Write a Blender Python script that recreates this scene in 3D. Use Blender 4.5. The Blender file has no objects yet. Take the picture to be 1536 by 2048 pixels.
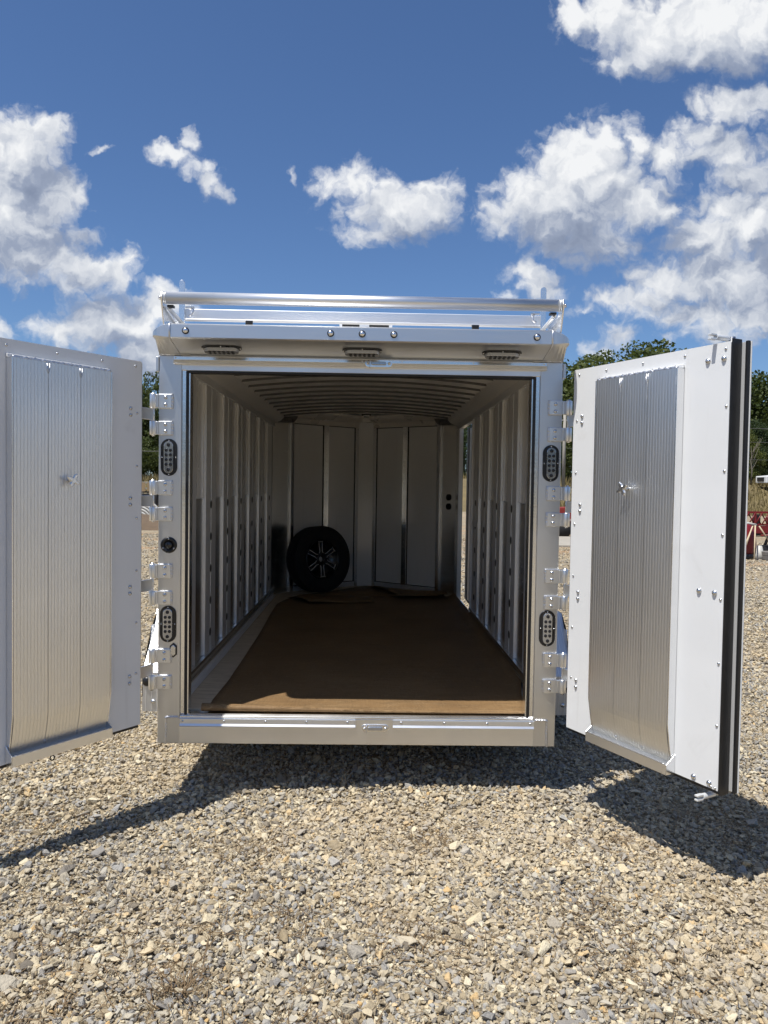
import bpy, bmesh, math, random
import numpy as np
from mathutils import Vector, Matrix

R = math.radians
PI = math.pi
sc = bpy.context.scene
COL = sc.collection
random.seed(7)
rng = np.random.default_rng(11)
OZ = 0.265                       # height of the trailer's sill above the gravel

# ------------------------------------------------------------------ camera
cam_d = bpy.data.cameras.new('camera')
cam = bpy.data.objects.new('camera', cam_d)
COL.objects.link(cam)
sc.camera = cam
cam_d.sensor_fit = 'VERTICAL'
cam_d.sensor_height = 36.0
cam_d.lens = 1538.1 / 2048 * 36.0
cam_d.clip_start = 0.05
cam_d.clip_end = 3000
_yaw, _pitch, _roll = 0.0196, -0.0334, 0.0152
_f = Vector((math.sin(_yaw) * math.cos(_pitch), math.cos(_yaw) * math.cos(_pitch), math.sin(_pitch)))
_r0 = Vector((math.cos(_yaw), -math.sin(_yaw), 0))
_u0 = _r0.cross(_f)
_r = math.cos(_roll) * _r0 + math.sin(_roll) * _u0
_u = -math.sin(_roll) * _r0 + math.cos(_roll) * _u0
_m = Matrix((_r, _u, -_f)).transposed().to_4x4()
_m.translation = Vector((0.0447, -3.8897, 1.3231 + OZ))
cam.matrix_world = _m

# ------------------------------------------------------------------ sun, sky, exposure
SUN_EL = R(66.8)
SUN_AZ = R(48.5)
LDIR = Vector((math.sin(SUN_AZ) * math.cos(SUN_EL), math.cos(SUN_AZ) * math.cos(SUN_EL), -math.sin(SUN_EL)))   # way the light travels
sun_d = bpy.data.lights.new('sun', 'SUN')
sun_d.energy = 4.0
sun_d.angle = R(0.53)
sun_d.color = (1.0, 0.965, 0.905)
sun = bpy.data.objects.new('sun', sun_d)
COL.objects.link(sun)
sun.rotation_euler = LDIR.to_track_quat('-Z', 'Y').to_euler()
sun.location = (-8, -9, 30)

sc.view_settings.view_transform = 'Standard'
sc.view_settings.look = 'None'
sc.view_settings.gamma = 1.0
sc.view_settings.use_curve_mapping = False
sc.view_settings.exposure = 0.54
sc.cycles.max_bounces = 20
sc.cycles.diffuse_bounces = 10
sc.cycles.glossy_bounces = 10

world = bpy.data.worlds.new('World')
sc.world = world
world.use_nodes = True
world.cycles.sampling_method = 'MANUAL'
world.cycles.sample_map_resolution = 512


class NT:
    """small helper to write node trees"""
    def __init__(s, tree):
        s.t = tree
        s.n = tree.nodes
        s.n.clear()

    def node(s, kind, **kw):
        n = s.n.new(kind)
        for k, v in kw.items():
            setattr(n, k, v)
        return n

    def put(s, sock, v):
        if hasattr(v, 'is_linked'):
            s.t.links.new(v, sock)
        elif v is not None:
            sock.default_value = v

    def math(s, op, a, b=None, c=None, clamp=False):
        n = s.node('ShaderNodeMath', operation=op)
        n.use_clamp = clamp
        s.put(n.inputs[0], a)
        if b is not None: s.put(n.inputs[1], b)
        if c is not None: s.put(n.inputs[2], c)
        return n.outputs[0]

    def vec(s, op, a, b=None, scale=None):
        n = s.node('ShaderNodeVectorMath', operation=op)
        s.put(n.inputs[0], a)
        if b is not None: s.put(n.inputs[1], b)
        if scale is not None: s.put(n.inputs['Scale'], scale)
        return n.outputs['Value'] if op in ('LENGTH', 'DOT_PRODUCT', 'DISTANCE') else n.outputs[0]

    def noise(s, vec, scale=5, detail=4, rough=0.5, dist=0.0, col=False, dims='3D'):
        n = s.node('ShaderNodeTexNoise', noise_dimensions=dims)
        if vec is not None: s.put(n.inputs['Vector'], vec)
        s.put(n.inputs['Scale'], scale); s.put(n.inputs['Detail'], detail)
        s.put(n.inputs['Roughness'], rough); s.put(n.inputs['Distortion'], dist)
        return n.outputs['Color'] if col else n.outputs[0]

    def smooth(s, v, a, b, lo=0.0, hi=1.0):
        n = s.node('ShaderNodeMapRange', interpolation_type='SMOOTHSTEP')
        s.put(n.inputs[0], v); s.put(n.inputs[1], a); s.put(n.inputs[2], b)
        s.put(n.inputs[3], lo); s.put(n.inputs[4], hi)
        return n.outputs[0]

    def lin(s, v, a, b, lo=0.0, hi=1.0):
        n = s.node('ShaderNodeMapRange')
        s.put(n.inputs[0], v); s.put(n.inputs[1], a); s.put(n.inputs[2], b)
        s.put(n.inputs[3], lo); s.put(n.inputs[4], hi)
        return n.outputs[0]

    def mix(s, f, a, b, mode='MIX'):
        n = s.node('ShaderNodeMix', data_type='RGBA', blend_type=mode)
        s.put(n.inputs[0], f)
        for sock, v in ((n.inputs[6], a), (n.inputs[7], b)):
            if isinstance(v, tuple) and len(v) == 3: v = (*v, 1)
            s.put(sock, v)
        return n.outputs[2]

    def ramp(s, v, stops):
        n = s.node('ShaderNodeValToRGB')
        e = n.color_ramp.elements
        while len(e) < len(stops): e.new(0.5)
        for k, (p, c) in enumerate(stops):
            e[k].position = p
            e[k].color = (*c, 1) if len(c) == 3 else c
        s.put(n.inputs[0], v)
        return n.outputs[0]

    def sep(s, v):
        n = s.node('ShaderNodeSeparateXYZ')
        s.put(n.inputs[0], v)
        return n.outputs

    def comb(s, x, y, z=0.0):
        n = s.node('ShaderNodeCombineXYZ')
        for k, v in enumerate((x, y, z)): s.put(n.inputs[k], v)
        return n.outputs[0]

    def link(s, a, b):
        s.t.links.new(a, b)


# cumulus clouds: each (x, z, rx, rz) is a puff in slopes seen from the lot looking along +y
PUFFS = [(-0.45, 0.407, 0.06, 0.067), (-0.415, 0.436, 0.035, 0.029), (-0.465, 0.338, 0.081, 0.077), (-0.415, 0.361, 0.056, 0.053), (-0.377, 0.368, 0.022, 0.018), (-0.437, 0.288, 0.088, 0.042), (-0.38, 0.27, 0.074, 0.029), (-0.332, 0.266, 0.041, 0.025), (-0.313, 0.284, 0.018, 0.015), (-0.348, 0.204, 0.06, 0.044), (-0.396, 0.191, 0.039, 0.028), (-0.307, 0.199, 0.053, 0.044), (-0.269, 0.228, 0.044, 0.029), (-0.284, 0.167, 0.042, 0.049), (-0.47, 0.189, 0.018, 0.014), (-0.254, 0.417, 0.028, 0.013), (-0.231, 0.406, 0.027, 0.015), (-0.209, 0.389, 0.021, 0.018), (-0.237, 0.434, 0.01, 0.013), (-0.196, 0.377, 0.014, 0.014), (-0.351, 0.423, 0.012, 0.006), (-0.062, 0.386, 0.028, 0.018), (-0.014, 0.389, 0.039, 0.025), (-0.019, 0.405, 0.015, 0.013), (0.028, 0.358, 0.079, 0.037), (0.063, 0.353, 0.044, 0.039), (0.009, 0.323, 0.056, 0.018), (-0.108, 0.399, 0.006, 0.011), (0.247, 0.607, 0.029, 0.027), (0.306, 0.601, 0.049, 0.042), (0.365, 0.584, 0.084, 0.053), (0.442, 0.593, 0.084, 0.06), (0.5, 0.6, 0.049, 0.056), (0.314, 0.551, 0.042, 0.021), (0.422, 0.5, 0.028, 0.02), (0.464, 0.495, 0.06, 0.029), (0.503, 0.506, 0.032, 0.028), (0.413, 0.462, 0.042, 0.022), (0.46, 0.441, 0.06, 0.032), (0.336, 0.448, 0.018, 0.034), (0.375, 0.43, 0.044, 0.028), (0.487, 0.41, 0.056, 0.032), (0.31, 0.444, 0.021, 0.021), (0.269, 0.408, 0.07, 0.063), (0.3, 0.458, 0.029, 0.024), (0.195, 0.371, 0.044, 0.044), (0.247, 0.366, 0.105, 0.06), (0.338, 0.368, 0.063, 0.039), (0.277, 0.322, 0.091, 0.035), (0.16, 0.345, 0.032, 0.024), (0.377, 0.363, 0.025, 0.025), (0.205, 0.282, 0.032, 0.021), (0.22, 0.26, 0.032, 0.025), (0.178, 0.25, 0.014, 0.01), (0.449, 0.364, 0.032, 0.032), (0.495, 0.352, 0.056, 0.053), (0.437, 0.326, 0.063, 0.044), (0.471, 0.281, 0.091, 0.046), (0.38, 0.273, 0.063, 0.035), (0.361, 0.24, 0.063, 0.024), (0.44, 0.229, 0.098, 0.028), (0.499, 0.237, 0.056, 0.042), (0.315, 0.246, 0.044, 0.02), (0.276, 0.232, 0.021, 0.011), (0.323, 0.198, 0.024, 0.017), (0.3, 0.181, 0.025, 0.013), (0.454, 0.204, 0.07, 0.017), (0.506, 0.201, 0.042, 0.015),
         (-0.58, 0.36, 0.07, 0.06), (-0.62, 0.28, 0.10, 0.05), (-0.56, 0.20, 0.05, 0.03), (0.62, 0.34, 0.08, 0.06), (0.60, 0.62, 0.09, 0.06), (0.66, 0.24, 0.10, 0.05)]


def build_world():
    w = NT(world.node_tree)
    out = w.node('ShaderNodeOutputWorld')
    bg = w.node('ShaderNodeBackground')
    bg.inputs['Strength'].default_value = 0.074
    w.link(bg.outputs[0], out.inputs[0])
    sky = w.node('ShaderNodeTexSky', sky_type='NISHITA')
    sky.sun_disc = False
    sky.sun_elevation = SUN_EL
    sky.sun_rotation = math.atan2(-LDIR.x, -LDIR.y)
    sky.altitude = 300
    sky.air_density = 1.0
    sky.dust_density = 0.7
    sky.ozone_density = 2.6
    d = w.node('ShaderNodeTexCoord').outputs['Generated']
    x, y, z = w.sep(d)
    ys = w.math('MAXIMUM', y, 0.05)
    G = w.comb(w.math('DIVIDE', x, ys), w.math('DIVIDE', z, ys))
    warp = w.vec('SUBTRACT', w.noise(G, 16, 4, 0.58, col=True, dims='2D'), (0.5, 0.5, 0.5))
    warp2 = w.vec('SUBTRACT', w.noise(G, 62, 5, 0.62, col=True, dims='2D'), (0.5, 0.5, 0.5))
    flat = (1, 1, 0)
    W = w.vec('ADD', G, w.vec('MULTIPLY', w.vec('SCALE', warp, scale=0.045), flat))
    W = w.vec('ADD', W, w.vec('MULTIPLY', w.vec('SCALE', warp2, scale=0.010), flat))

    # the puffs as a node group: point -> density
    g = bpy.data.node_groups.new('cloud_puffs', 'ShaderNodeTree')
    g.interface.new_socket('P', in_out='INPUT', socket_type='NodeSocketVector')
    g.interface.new_socket('D', in_out='OUTPUT', socket_type='NodeSocketFloat')
    q = NT(g)
    gi, go = q.node('NodeGroupInput'), q.node('NodeGroupOutput')
    D = None
    for cx, cz, rx, rz in PUFFS:
        v = q.vec('MULTIPLY', q.vec('SUBTRACT', gi.outputs[0], (cx, cz, 0)), (1 / (rx * 1.12), 1 / (rz * 1.12), 0))
        f = q.math('SUBTRACT', 1.0, q.vec('LENGTH', v))
        f = q.math('MULTIPLY', f, min(1.0, 0.22 + 11 * min(rx, rz)))
        D = f if D is None else q.math('SMOOTH_MAX', D, f, 0.12)
    q.link(D, go.inputs[0])

    def puffs(P):
        n = w.node('ShaderNodeGroup')
        n.node_tree = g
        w.put(n.inputs[0], P)
        return n.outputs[0]
    D0 = puffs(W)
    D1 = puffs(w.vec('ADD', W, (-0.016, 0.042, 0)))
    # billows
    def billow(P):
        n = w.noise(P, 17, 5, 0.52, dims='2D')
        return w.math('MULTIPLY', w.math('ABSOLUTE', w.math('SUBTRACT', n, 0.5)), 2.6)
    b0 = billow(W)
    b1 = billow(w.vec('ADD', W, (-0.006, 0.012, 0)))
    f0 = w.noise(W, 46, 5, 0.58, dims='2D')
    front = w.smooth(y, 0.15, 0.5)
    # further clouds of the same kind all round (and overhead) where the puffs do not reach
    zz = w.math('ADD', w.math('MAXIMUM', z, 0.0), 0.22)
    H = w.comb(w.math('DIVIDE', x, zz), w.math('DIVIDE', y, zz))
    h0 = w.noise(H, 1.5, 7, 0.55, dims='2D')
    h1 = w.noise(w.vec('ADD', H, (-0.05, -0.06, 0)), 1.5, 7, 0.55, dims='2D')
    inside = w.math('MULTIPLY', front, w.math('SUBTRACT', 1.0, w.smooth(w.math('ABSOLUTE', w.sep(G)[0]), 0.55, 0.75)))
    inside = w.math('MULTIPLY', inside, w.math('SUBTRACT', 1.0, w.smooth(w.sep(G)[1], 0.66, 0.85)))
    Df = w.math('ADD', D0, w.math('ADD', w.math('MULTIPLY', w.math('SUBTRACT', b0, 0.34), 0.42), w.math('MULTIPLY', w.math('SUBTRACT', f0, 0.5), 0.42)))
    a_front = w.math('MULTIPLY', w.smooth(Df, -0.11, 0.34), inside)
    a_rest = w.math('MULTIPLY', w.smooth(h0, 0.54, 0.64), w.math('SUBTRACT', 1.0, inside))
    a_rest = w.math('MULTIPLY', a_rest, w.smooth(z, 0.0, 0.08))
    alpha = w.math('MAXIMUM', a_front, a_rest)
    # shading of the puffs: tops catch the sun, bases are grey
    lit = w.math('ADD', w.math('MULTIPLY', w.math('SUBTRACT', D0, D1), 0.80), w.math('MULTIPLY', w.math('SUBTRACT', b0, b1), 0.55))
    lit = w.math('ADD', lit, w.math('MULTIPLY', w.math('SUBTRACT', w.noise(W, 8, 2, 0.4, dims='2D'), 0.5), 0.75))
    lit_r = w.math('MULTIPLY', w.math('SUBTRACT', h1, h0), -3.0)
    lit = w.math('ADD', w.math('MULTIPLY', lit, inside), w.math('MULTIPLY', lit_r, w.math('SUBTRACT', 1.0, inside)))
    lit = w.math('ADD', lit, w.math('MULTIPLY', w.smooth(Df, 0.5, 0.0), 0.16))
    ccol = w.ramp(w.lin(lit, -0.52, 0.50), [(0.0, (2.2, 2.65, 3.7)), (0.38, (3.1, 3.6, 4.7)), (0.64, (5.7, 6.05, 6.7)), (1.0, (8.6, 8.7, 8.8))])
    skyc = w.mix(1.0, sky.outputs[0], (0.66, 0.82, 1.03), mode='MULTIPLY')
    col = w.mix(w.math('MULTIPLY', alpha, 0.97), skyc, ccol)
    w.link(col, bg.inputs['Color'])


build_world()


# ------------------------------------------------------------------ materials
def mat(name):
    m = bpy.data.materials.new(name)
    m.use_nodes = True
    n = NT(m.node_tree)
    out = n.node('ShaderNodeOutputMaterial')
    b = n.node('ShaderNodeBsdfPrincipled')
    n.link(b.outputs[0], out.inputs[0])
    return m, n, b


def bump(n, b, h, strength=0.2, dist=0.002):
    k = n.node('ShaderNodeBump')
    k.inputs['Strength'].default_value = strength
    k.inputs['Distance'].default_value = dist
    n.link(h, k.inputs['Height'])
    n.link(k.outputs[0], b.inputs['Normal'])


def metal(name, col=(0.78, 0.785, 0.79), rough=0.32, var=0.10, brush=(1, 1, 60), bumpk=0.06, stain=0.12, scale=3.0):
    m, n, b = mat(name)
    oc = n.node('ShaderNodeTexCoord').outputs['Object']
    b.inputs['Metallic'].default_value = 1.0
    st = n.noise(n.vec('MULTIPLY', oc, brush), scale, 3, 0.6)
    bl = n.noise(oc, 3.2, 4, 0.6, 0.5)
    dark = n.math('ADD', n.math('MULTIPLY', n.smooth(bl, 0.35, 0.75), stain), n.math('MULTIPLY', st, var * 0.5))
    b0 = tuple(c * 0.62 for c in col)
    n.link(n.mix(dark, col, b0), b.inputs['Base Color'])
    n.link(n.lin(n.math('ADD', n.math('MULTIPLY', st, 0.5), n.math('MULTIPLY', bl, 0.5)), 0.25, 0.75, rough - 0.07, rough + 0.09), b.inputs['Roughness'])
    if bumpk: bump(n, b, n.math('ADD', n.math('MULTIPLY', st, 0.3), n.noise(oc, 1.3, 2, 0.5)), bumpk, 0.01)
    return m


def plain(name, col, rough=0.5, metallic=0.0, var=0.25, scale=12, bumpk=0.0, bscale=None, coat=0.0):
    m, n, b = mat(name)
    oc = n.node('ShaderNodeTexCoord').outputs['Object']
    t = n.noise(oc, scale, 4, 0.6)
    n.link(n.mix(t, tuple(c * (1 - var) for c in col), tuple(min(1, c * (1 + var)) for c in col)), b.inputs['Base Color'])
    n.link(n.lin(t, 0.3, 0.7, rough - 0.05, rough + 0.07), b.inputs['Roughness'])
    b.inputs['Metallic'].default_value = metallic
    if coat: b.inputs['Coat Weight'].default_value = coat
    if bumpk: bump(n, b, n.noise(oc, bscale or scale * 3, 4, 0.6), bumpk, 0.004)
    return m


M_POST = metal('brushed_frame_aluminium', (0.71, 0.715, 0.72), 0.34, brush=(60, 1, 1.2), bumpk=0.02)
M_SILL = metal('brushed_sill_aluminium', (0.87, 0.87, 0.865), 0.33, brush=(1.2, 40, 40), bumpk=0.02)
M_VISOR = metal('satin_visor_aluminium', (0.74, 0.745, 0.75), 0.34, brush=(1.2, 40, 40), bumpk=0.02)
M_BRIGHT = metal('bright_aluminium', (0.86, 0.865, 0.87), 0.20, brush=(1, 1, 30), stain=0.05)
M_TUBE = metal('anodised_tube', (0.84, 0.845, 0.85), 0.40, brush=(1, 40, 40), stain=0.03, bumpk=0.0)
M_STUD = metal('wall_stud_aluminium', (0.89, 0.89, 0.88), 0.36, brush=(40, 40, 1.2), bumpk=0.0)
M_STUD.node_tree.nodes['Principled BSDF'].inputs['Metallic'].default_value = 0.55
M_PANELAL = metal('lower_wall_sheet', (0.80, 0.80, 0.795), 0.22, brush=(1, 1.5, 30), stain=0.08, bumpk=0.0)
M_CEIL = plain('ceiling_aluminium', (0.93, 0.87, 0.79), 0.34, metallic=0.25, var=0.12, scale=3)
M_COVE = plain('cove_aluminium', (0.80, 0.77, 0.71), 0.4, metallic=0.3, var=0.15, scale=2)
M_NCOVE = plain('nose_cove_aluminium', (0.88, 0.83, 0.75), 0.30, metallic=0.3, var=0.08, scale=2)
M_PLANK = metal('door_plank_aluminium', (0.85, 0.85, 0.84), 0.35, brush=(80, 80, 0.5), stain=0.04, bumpk=0.004)
M_WELD = metal('weld_metal', (0.72, 0.72, 0.73), 0.36, brush=(30, 30, 30), scale=2, stain=0.3)
M_RIVET = metal('rivet_steel', (0.66, 0.67, 0.68), 0.24, brush=(1, 1, 1), bumpk=0)
M_BLACK = plain('black_rubber', (0.010, 0.010, 0.011), 0.42, var=0.3, scale=20)
M_PLASTIC = plain('black_plastic', (0.012, 0.012, 0.013), 0.28, var=0.2)
M_TYRE = plain('tyre_rubber', (0.014, 0.014, 0.015), 0.72, var=0.3, scale=30, bumpk=0.2)
M_RIM = plain('black_rim_paint', (0.010, 0.010, 0.011), 0.22, coat=0.5)
M_EDGE = plain('machined_edge_metal', (0.93, 0.92, 0.89), 0.30, metallic=0.0, var=0.05)
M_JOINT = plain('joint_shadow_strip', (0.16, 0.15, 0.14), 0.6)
M_FENDER = metal('fender_aluminium', (0.66, 0.665, 0.67), 0.48, brush=(40, 1, 1), bumpk=0.0)
M_KEY = plain('keyhole_shadow', (0.07, 0.07, 0.07), 0.4, metallic=0.6)
M_DARK = plain('dark_recess', (0.012, 0.012, 0.012), 0.7)
M_CLEAR, _n, _b = mat('clear_cam_plastic')
_b.inputs['Base Color'].default_value = (0.72, 0.74, 0.75, 1)
_b.inputs['Roughness'].default_value = 0.25
_b.inputs['Metallic'].default_value = 0.3


def white_paint(name, col, rough):
    m, n, b = mat(name)
    oc = n.node('ShaderNodeTexCoord').outputs['Object']
    t = n.noise(oc, 2.0, 4, 0.6)
    drip = n.smooth(n.noise(n.vec('MULTIPLY', oc, (14, 14, 0.9)), 1.4, 4, 0.6), 0.58, 0.74)
    smudge = n.smooth(n.noise(oc, 5.5, 5, 0.65, 0.6), 0.58, 0.76)
    dirt = n.math('ADD', n.math('MULTIPLY', drip, 0.09), n.math('MULTIPLY', smudge, 0.10))
    n.link(n.mix(dirt, n.mix(t, tuple(c * 0.97 for c in col), col), (0.34, 0.31, 0.27)), b.inputs['Base Color'])
    n.link(n.math('ADD', n.math('MULTIPLY', smudge, 0.18), rough), b.inputs['Roughness'])
    b.inputs['Coat Weight'].default_value = 0.35
    b.inputs['Coat Roughness'].default_value = 0.05
    bump(n, b, n.math('ADD', n.noise(oc, 2.4, 2, 0.4), n.math('MULTIPLY', n.noise(oc, 7.0, 2, 0.4), 0.18)), 0.35, 0.014)
    return m


M_WHITE = white_paint('white_door_skin', (0.76, 0.77, 0.775), 0.30)
M_NOSEW = white_paint('nose_wall_panel', (0.92, 0.91, 0.87), 0.18)
M_WALLW = white_paint('white_wall_panel', (0.86, 0.85, 0.81), 0.20)


def lens_mat():
    m, n, b = mat('clear_lamp_lens')
    b.inputs['Base Color'].default_value = (0.42, 0.43, 0.445, 1)
    b.inputs['Metallic'].default_value = 0.75
    b.inputs['Roughness'].default_value = 0.16
    return m


M_LENS = lens_mat()
M_LED = plain('led_well', (0.035, 0.036, 0.04), 0.15, metallic=0.4)


def plywood():
    m, n, b = mat('plywood_floor')
    oc = n.node('ShaderNodeTexCoord').outputs['Object']
    g = n.noise(n.vec('MULTIPLY', oc, (2.2, 14, 1)), 2.2, 5, 0.6, 1.6)
    g2 = n.noise(n.vec('MULTIPLY', oc, (6, 90, 1)), 2.0, 3, 0.6)
    n.link(n.ramp(n.math('ADD', n.math('MULTIPLY', g, 0.7), n.math('MULTIPLY', g2, 0.3)), [(0.3, (0.34, 0.27, 0.18)), (0.5, (0.58, 0.49, 0.36)), (0.75, (0.70, 0.61, 0.46))]), b.inputs['Base Color'])
    b.inputs['Roughness'].default_value = 0.6
    return m


M_PLY = plywood()


def kraft():
    m, n, b = mat('kraft_paper')
    oc = n.node('ShaderNodeTexCoord').outputs['Object']
    fib = n.noise(n.vec('MULTIPLY', oc, (70, 6, 6)), 1.6, 4, 0.65)
    fib2 = n.noise(n.vec('MULTIPLY', oc, (6, 70, 6)), 1.6, 4, 0.65)
    big = n.noise(oc, 2.4, 3, 0.55)
    t = n.math('ADD', n.math('MULTIPLY', n.math('ADD', fib, fib2), 0.3), n.math('MULTIPLY', big, 0.4))
    n.link(n.ramp(t, [(0.3, (0.140, 0.082, 0.037)), (0.5, (0.212, 0.130, 0.060)), (0.72, (0.280, 0.182, 0.090))]), b.inputs['Base Color'])
    b.inputs['Roughness'].default_value = 0.62
    b.inputs['Specular IOR Level'].default_value = 0.25
    cr = n.noise(n.vec('MULTIPLY', oc, (1.0, 7, 1)), 2.4, 5, 0.6, 0.8)
    ridge = n.math('ABSOLUTE', n.math('SUBTRACT', cr, 0.5))
    h = n.math('ADD', n.math('MULTIPLY', n.smooth(ridge, 0.0, 0.03, 1, 0), 0.25), n.math('MULTIPLY', n.math('ADD', fib, fib2), 0.16))
    crease_tint = n.math('MULTIPLY', n.smooth(ridge, 0.0, 0.012, 1, 0), 0.45)  # lighter colour along the crease lines
    base = b.inputs['Base Color'].links[0].from_socket
    n.link(n.mix(crease_tint, base, (0.40, 0.28, 0.15)), b.inputs['Base Color'])
    bump(n, b, h, 0.9, 0.010)
    return m


M_KRAFT = kraft()


# ------------------------------------------------------------------ mesh helpers
class MB:
    """collects boxes, prisms, tubes ... and links them as ONE mesh object"""
    def __init__(s):
        s.v, s.f, s.sm = [], [], []

    def add(s, vs, fs, smooth=False):
        o = len(s.v)
        s.v += [tuple(p) for p in vs]
        s.f += [tuple(i + o for i in f) for f in fs]
        s.sm += [smooth] * len(fs)
        return s

    def box(s, x0, x1, y0, y1, z0, z1):
        vs = [(x, y, z) for x in (x0, x1) for y in (y0, y1) for z in (z0, z1)]
        return s.add(vs, [(0, 1, 3, 2), (4, 6, 7, 5), (0, 4, 5, 1), (2, 3, 7, 6), (0, 2, 6, 4), (1, 5, 7, 3)])

    def prism(s, poly, a, b, axis='x'):
        """polygon in the two other axes, extruded from a to b along axis"""
        def p(u, v, w):
            return {'x': (w, u, v), 'y': (u, w, v), 'z': (u, v, w)}[axis]
        n = len(poly)
        vs = [p(u, v, a) for u, v in poly] + [p(u, v, b) for u, v in poly]
        fs = [tuple(range(n)), tuple(range(2 * n - 1, n - 1, -1))]
        fs += [(i, (i + 1) % n, n + (i + 1) % n, n + i) for i in range(n)]
        return s.add(vs, fs)

    def tube(s, pts, r, seg=10, cap=True, smooth=True):
        pts = [Vector(p) for p in pts]
        rs = r if isinstance(r, (list, tuple)) else [r] * len(pts)
        vs, fs = [], []
        up = None
        for i, p in enumerate(pts):
            t = (pts[min(i + 1, len(pts) - 1)] - pts[max(i - 1, 0)]).normalized()
            if up is None or abs(up.dot(t)) > 0.98:
                up = Vector((0, 0, 1)) if abs(t.z) < 0.9 else Vector((1, 0, 0))
            a = t.cross(up).normalized()
            b = a.cross(t).normalized()
            up = b
            for k in range(seg):
                an = 2 * PI * k / seg
                vs.append(p + rs[i] * (math.cos(an) * a + math.sin(an) * b))
        for i in range(len(pts) - 1):
            for k in range(seg):
                fs.append((i * seg + k, i * seg + (k + 1) % seg, (i + 1) * seg + (k + 1) % seg, (i + 1) * seg + k))
        s.add(vs, fs, smooth)
        if cap:
            o = len(s.v) - len(vs)
            s.f += [tuple(o + k for k in range(seg))[::-1], tuple(o + (len(pts) - 1) * seg + k for k in range(seg))]
            s.sm += [False, False]
        return s

    def lathe(s, prof, M=Matrix(), seg=32, smooth=True):
        """profile (radius, height) about local z, placed by matrix M"""
        vs = [M @ Vector((r * math.cos(2 * PI * k / seg), r * math.sin(2 * PI * k / seg), h)) for r, h in prof for k in range(seg)]
        fs = [(i * seg + k, i * seg + (k + 1) % seg, (i + 1) * seg + (k + 1) % seg, (i + 1) * seg + k) for i in range(len(prof) - 1) for k in range(seg)]
        return s.add(vs, fs, smooth)

    def grid(s, P, smooth=True, closed=False):
        """P[i][j] points"""
        n, m = len(P), len(P[0])
        vs = [p for row in P for p in row]
        fs = [(i * m + j, i * m + j + 1, (i + 1) * m + j + 1, (i + 1) * m + j) for i in range(n - 1) for j in range(m - 1)]
        return s.add(vs, fs, smooth)

    def lift(s, dz):
        s.v = [(x, y, z + dz) for x, y, z in s.v]
        return s

    def xf(s, M):
        s.v = [tuple(M @ Vector(p)) for p in s.v]
        return s

    def mesh(s, name, m):
        me = bpy.data.meshes.new(name)
        me.from_pydata(s.v, [], s.f)
        me.polygons.foreach_set('use_smooth', s.sm)
        bm = bmesh.new()
        bm.from_mesh(me)
        bmesh.ops.recalc_face_normals(bm, faces=bm.faces)
        bm.to_mesh(me)
        bm.free()
        if m: me.materials.append(m)
        me.update()
        return me

    def build(s, name, m, parent=None, bev=0.0, seg=2, loc=None):
        o = bpy.data.objects.new(name, s.mesh(name, m))
        COL.objects.link(o)
        if parent: o.parent = parent
        if loc: o.location = loc
        if bev:
            k = o.modifiers.new('bevel', 'BEVEL')
            k.width = bev
            k.segments = seg
            k.limit_method = 'ANGLE'
            k.angle_limit = R(35)
        return o


def put(name, me, parent=None, loc=(0, 0, 0), rot=(0, 0, 0), scale=None):
    o = bpy.data.objects.new(name, me)
    COL.objects.link(o)
    o.parent = parent
    o.location = loc
    o.rotation_euler = rot
    if scale: o.scale = scale
    return o


def empty(name, loc=(0, 0, 0), parent=None):
    o = bpy.data.objects.new(name, None)
    COL.objects.link(o)
    o.location = loc
    o.empty_display_size = 0.2
    if parent: o.parent = parent
    return o


def tag(o, label=None, cat=None, group=None, kind=None):
    if label: o['label'] = label
    if cat: o['category'] = cat
    if group: o['group'] = group
    if kind: o['kind'] = kind
    return o


def stadium(w, h, n=10):
    """oval outline, tall if h > w (two half circles joined)"""
    r = min(w, h) / 2
    pts = []
    for k in range(n + 1):
        a = PI * k / n
        if h >= w: pts.append((r * math.cos(a), (h / 2 - r) + r * math.sin(a)))
        else: pts.append(((w / 2 - r) + r * math.sin(a), r * math.cos(a)))
    for k in range(n + 1):
        a = PI + PI * k / n
        if h >= w: pts.append((r * math.cos(a), -(h / 2 - r) + r * math.sin(a)))
        else: pts.append((-(w / 2 - r) + r * math.sin(a), r * math.cos(a)))
    return pts


def dome(r, h, seg=10):
    return MB().lathe([(r, 0), (r * 0.92, h * 0.45), (r * 0.6, h * 0.85), (0.0001, h)], seg=seg)


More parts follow.
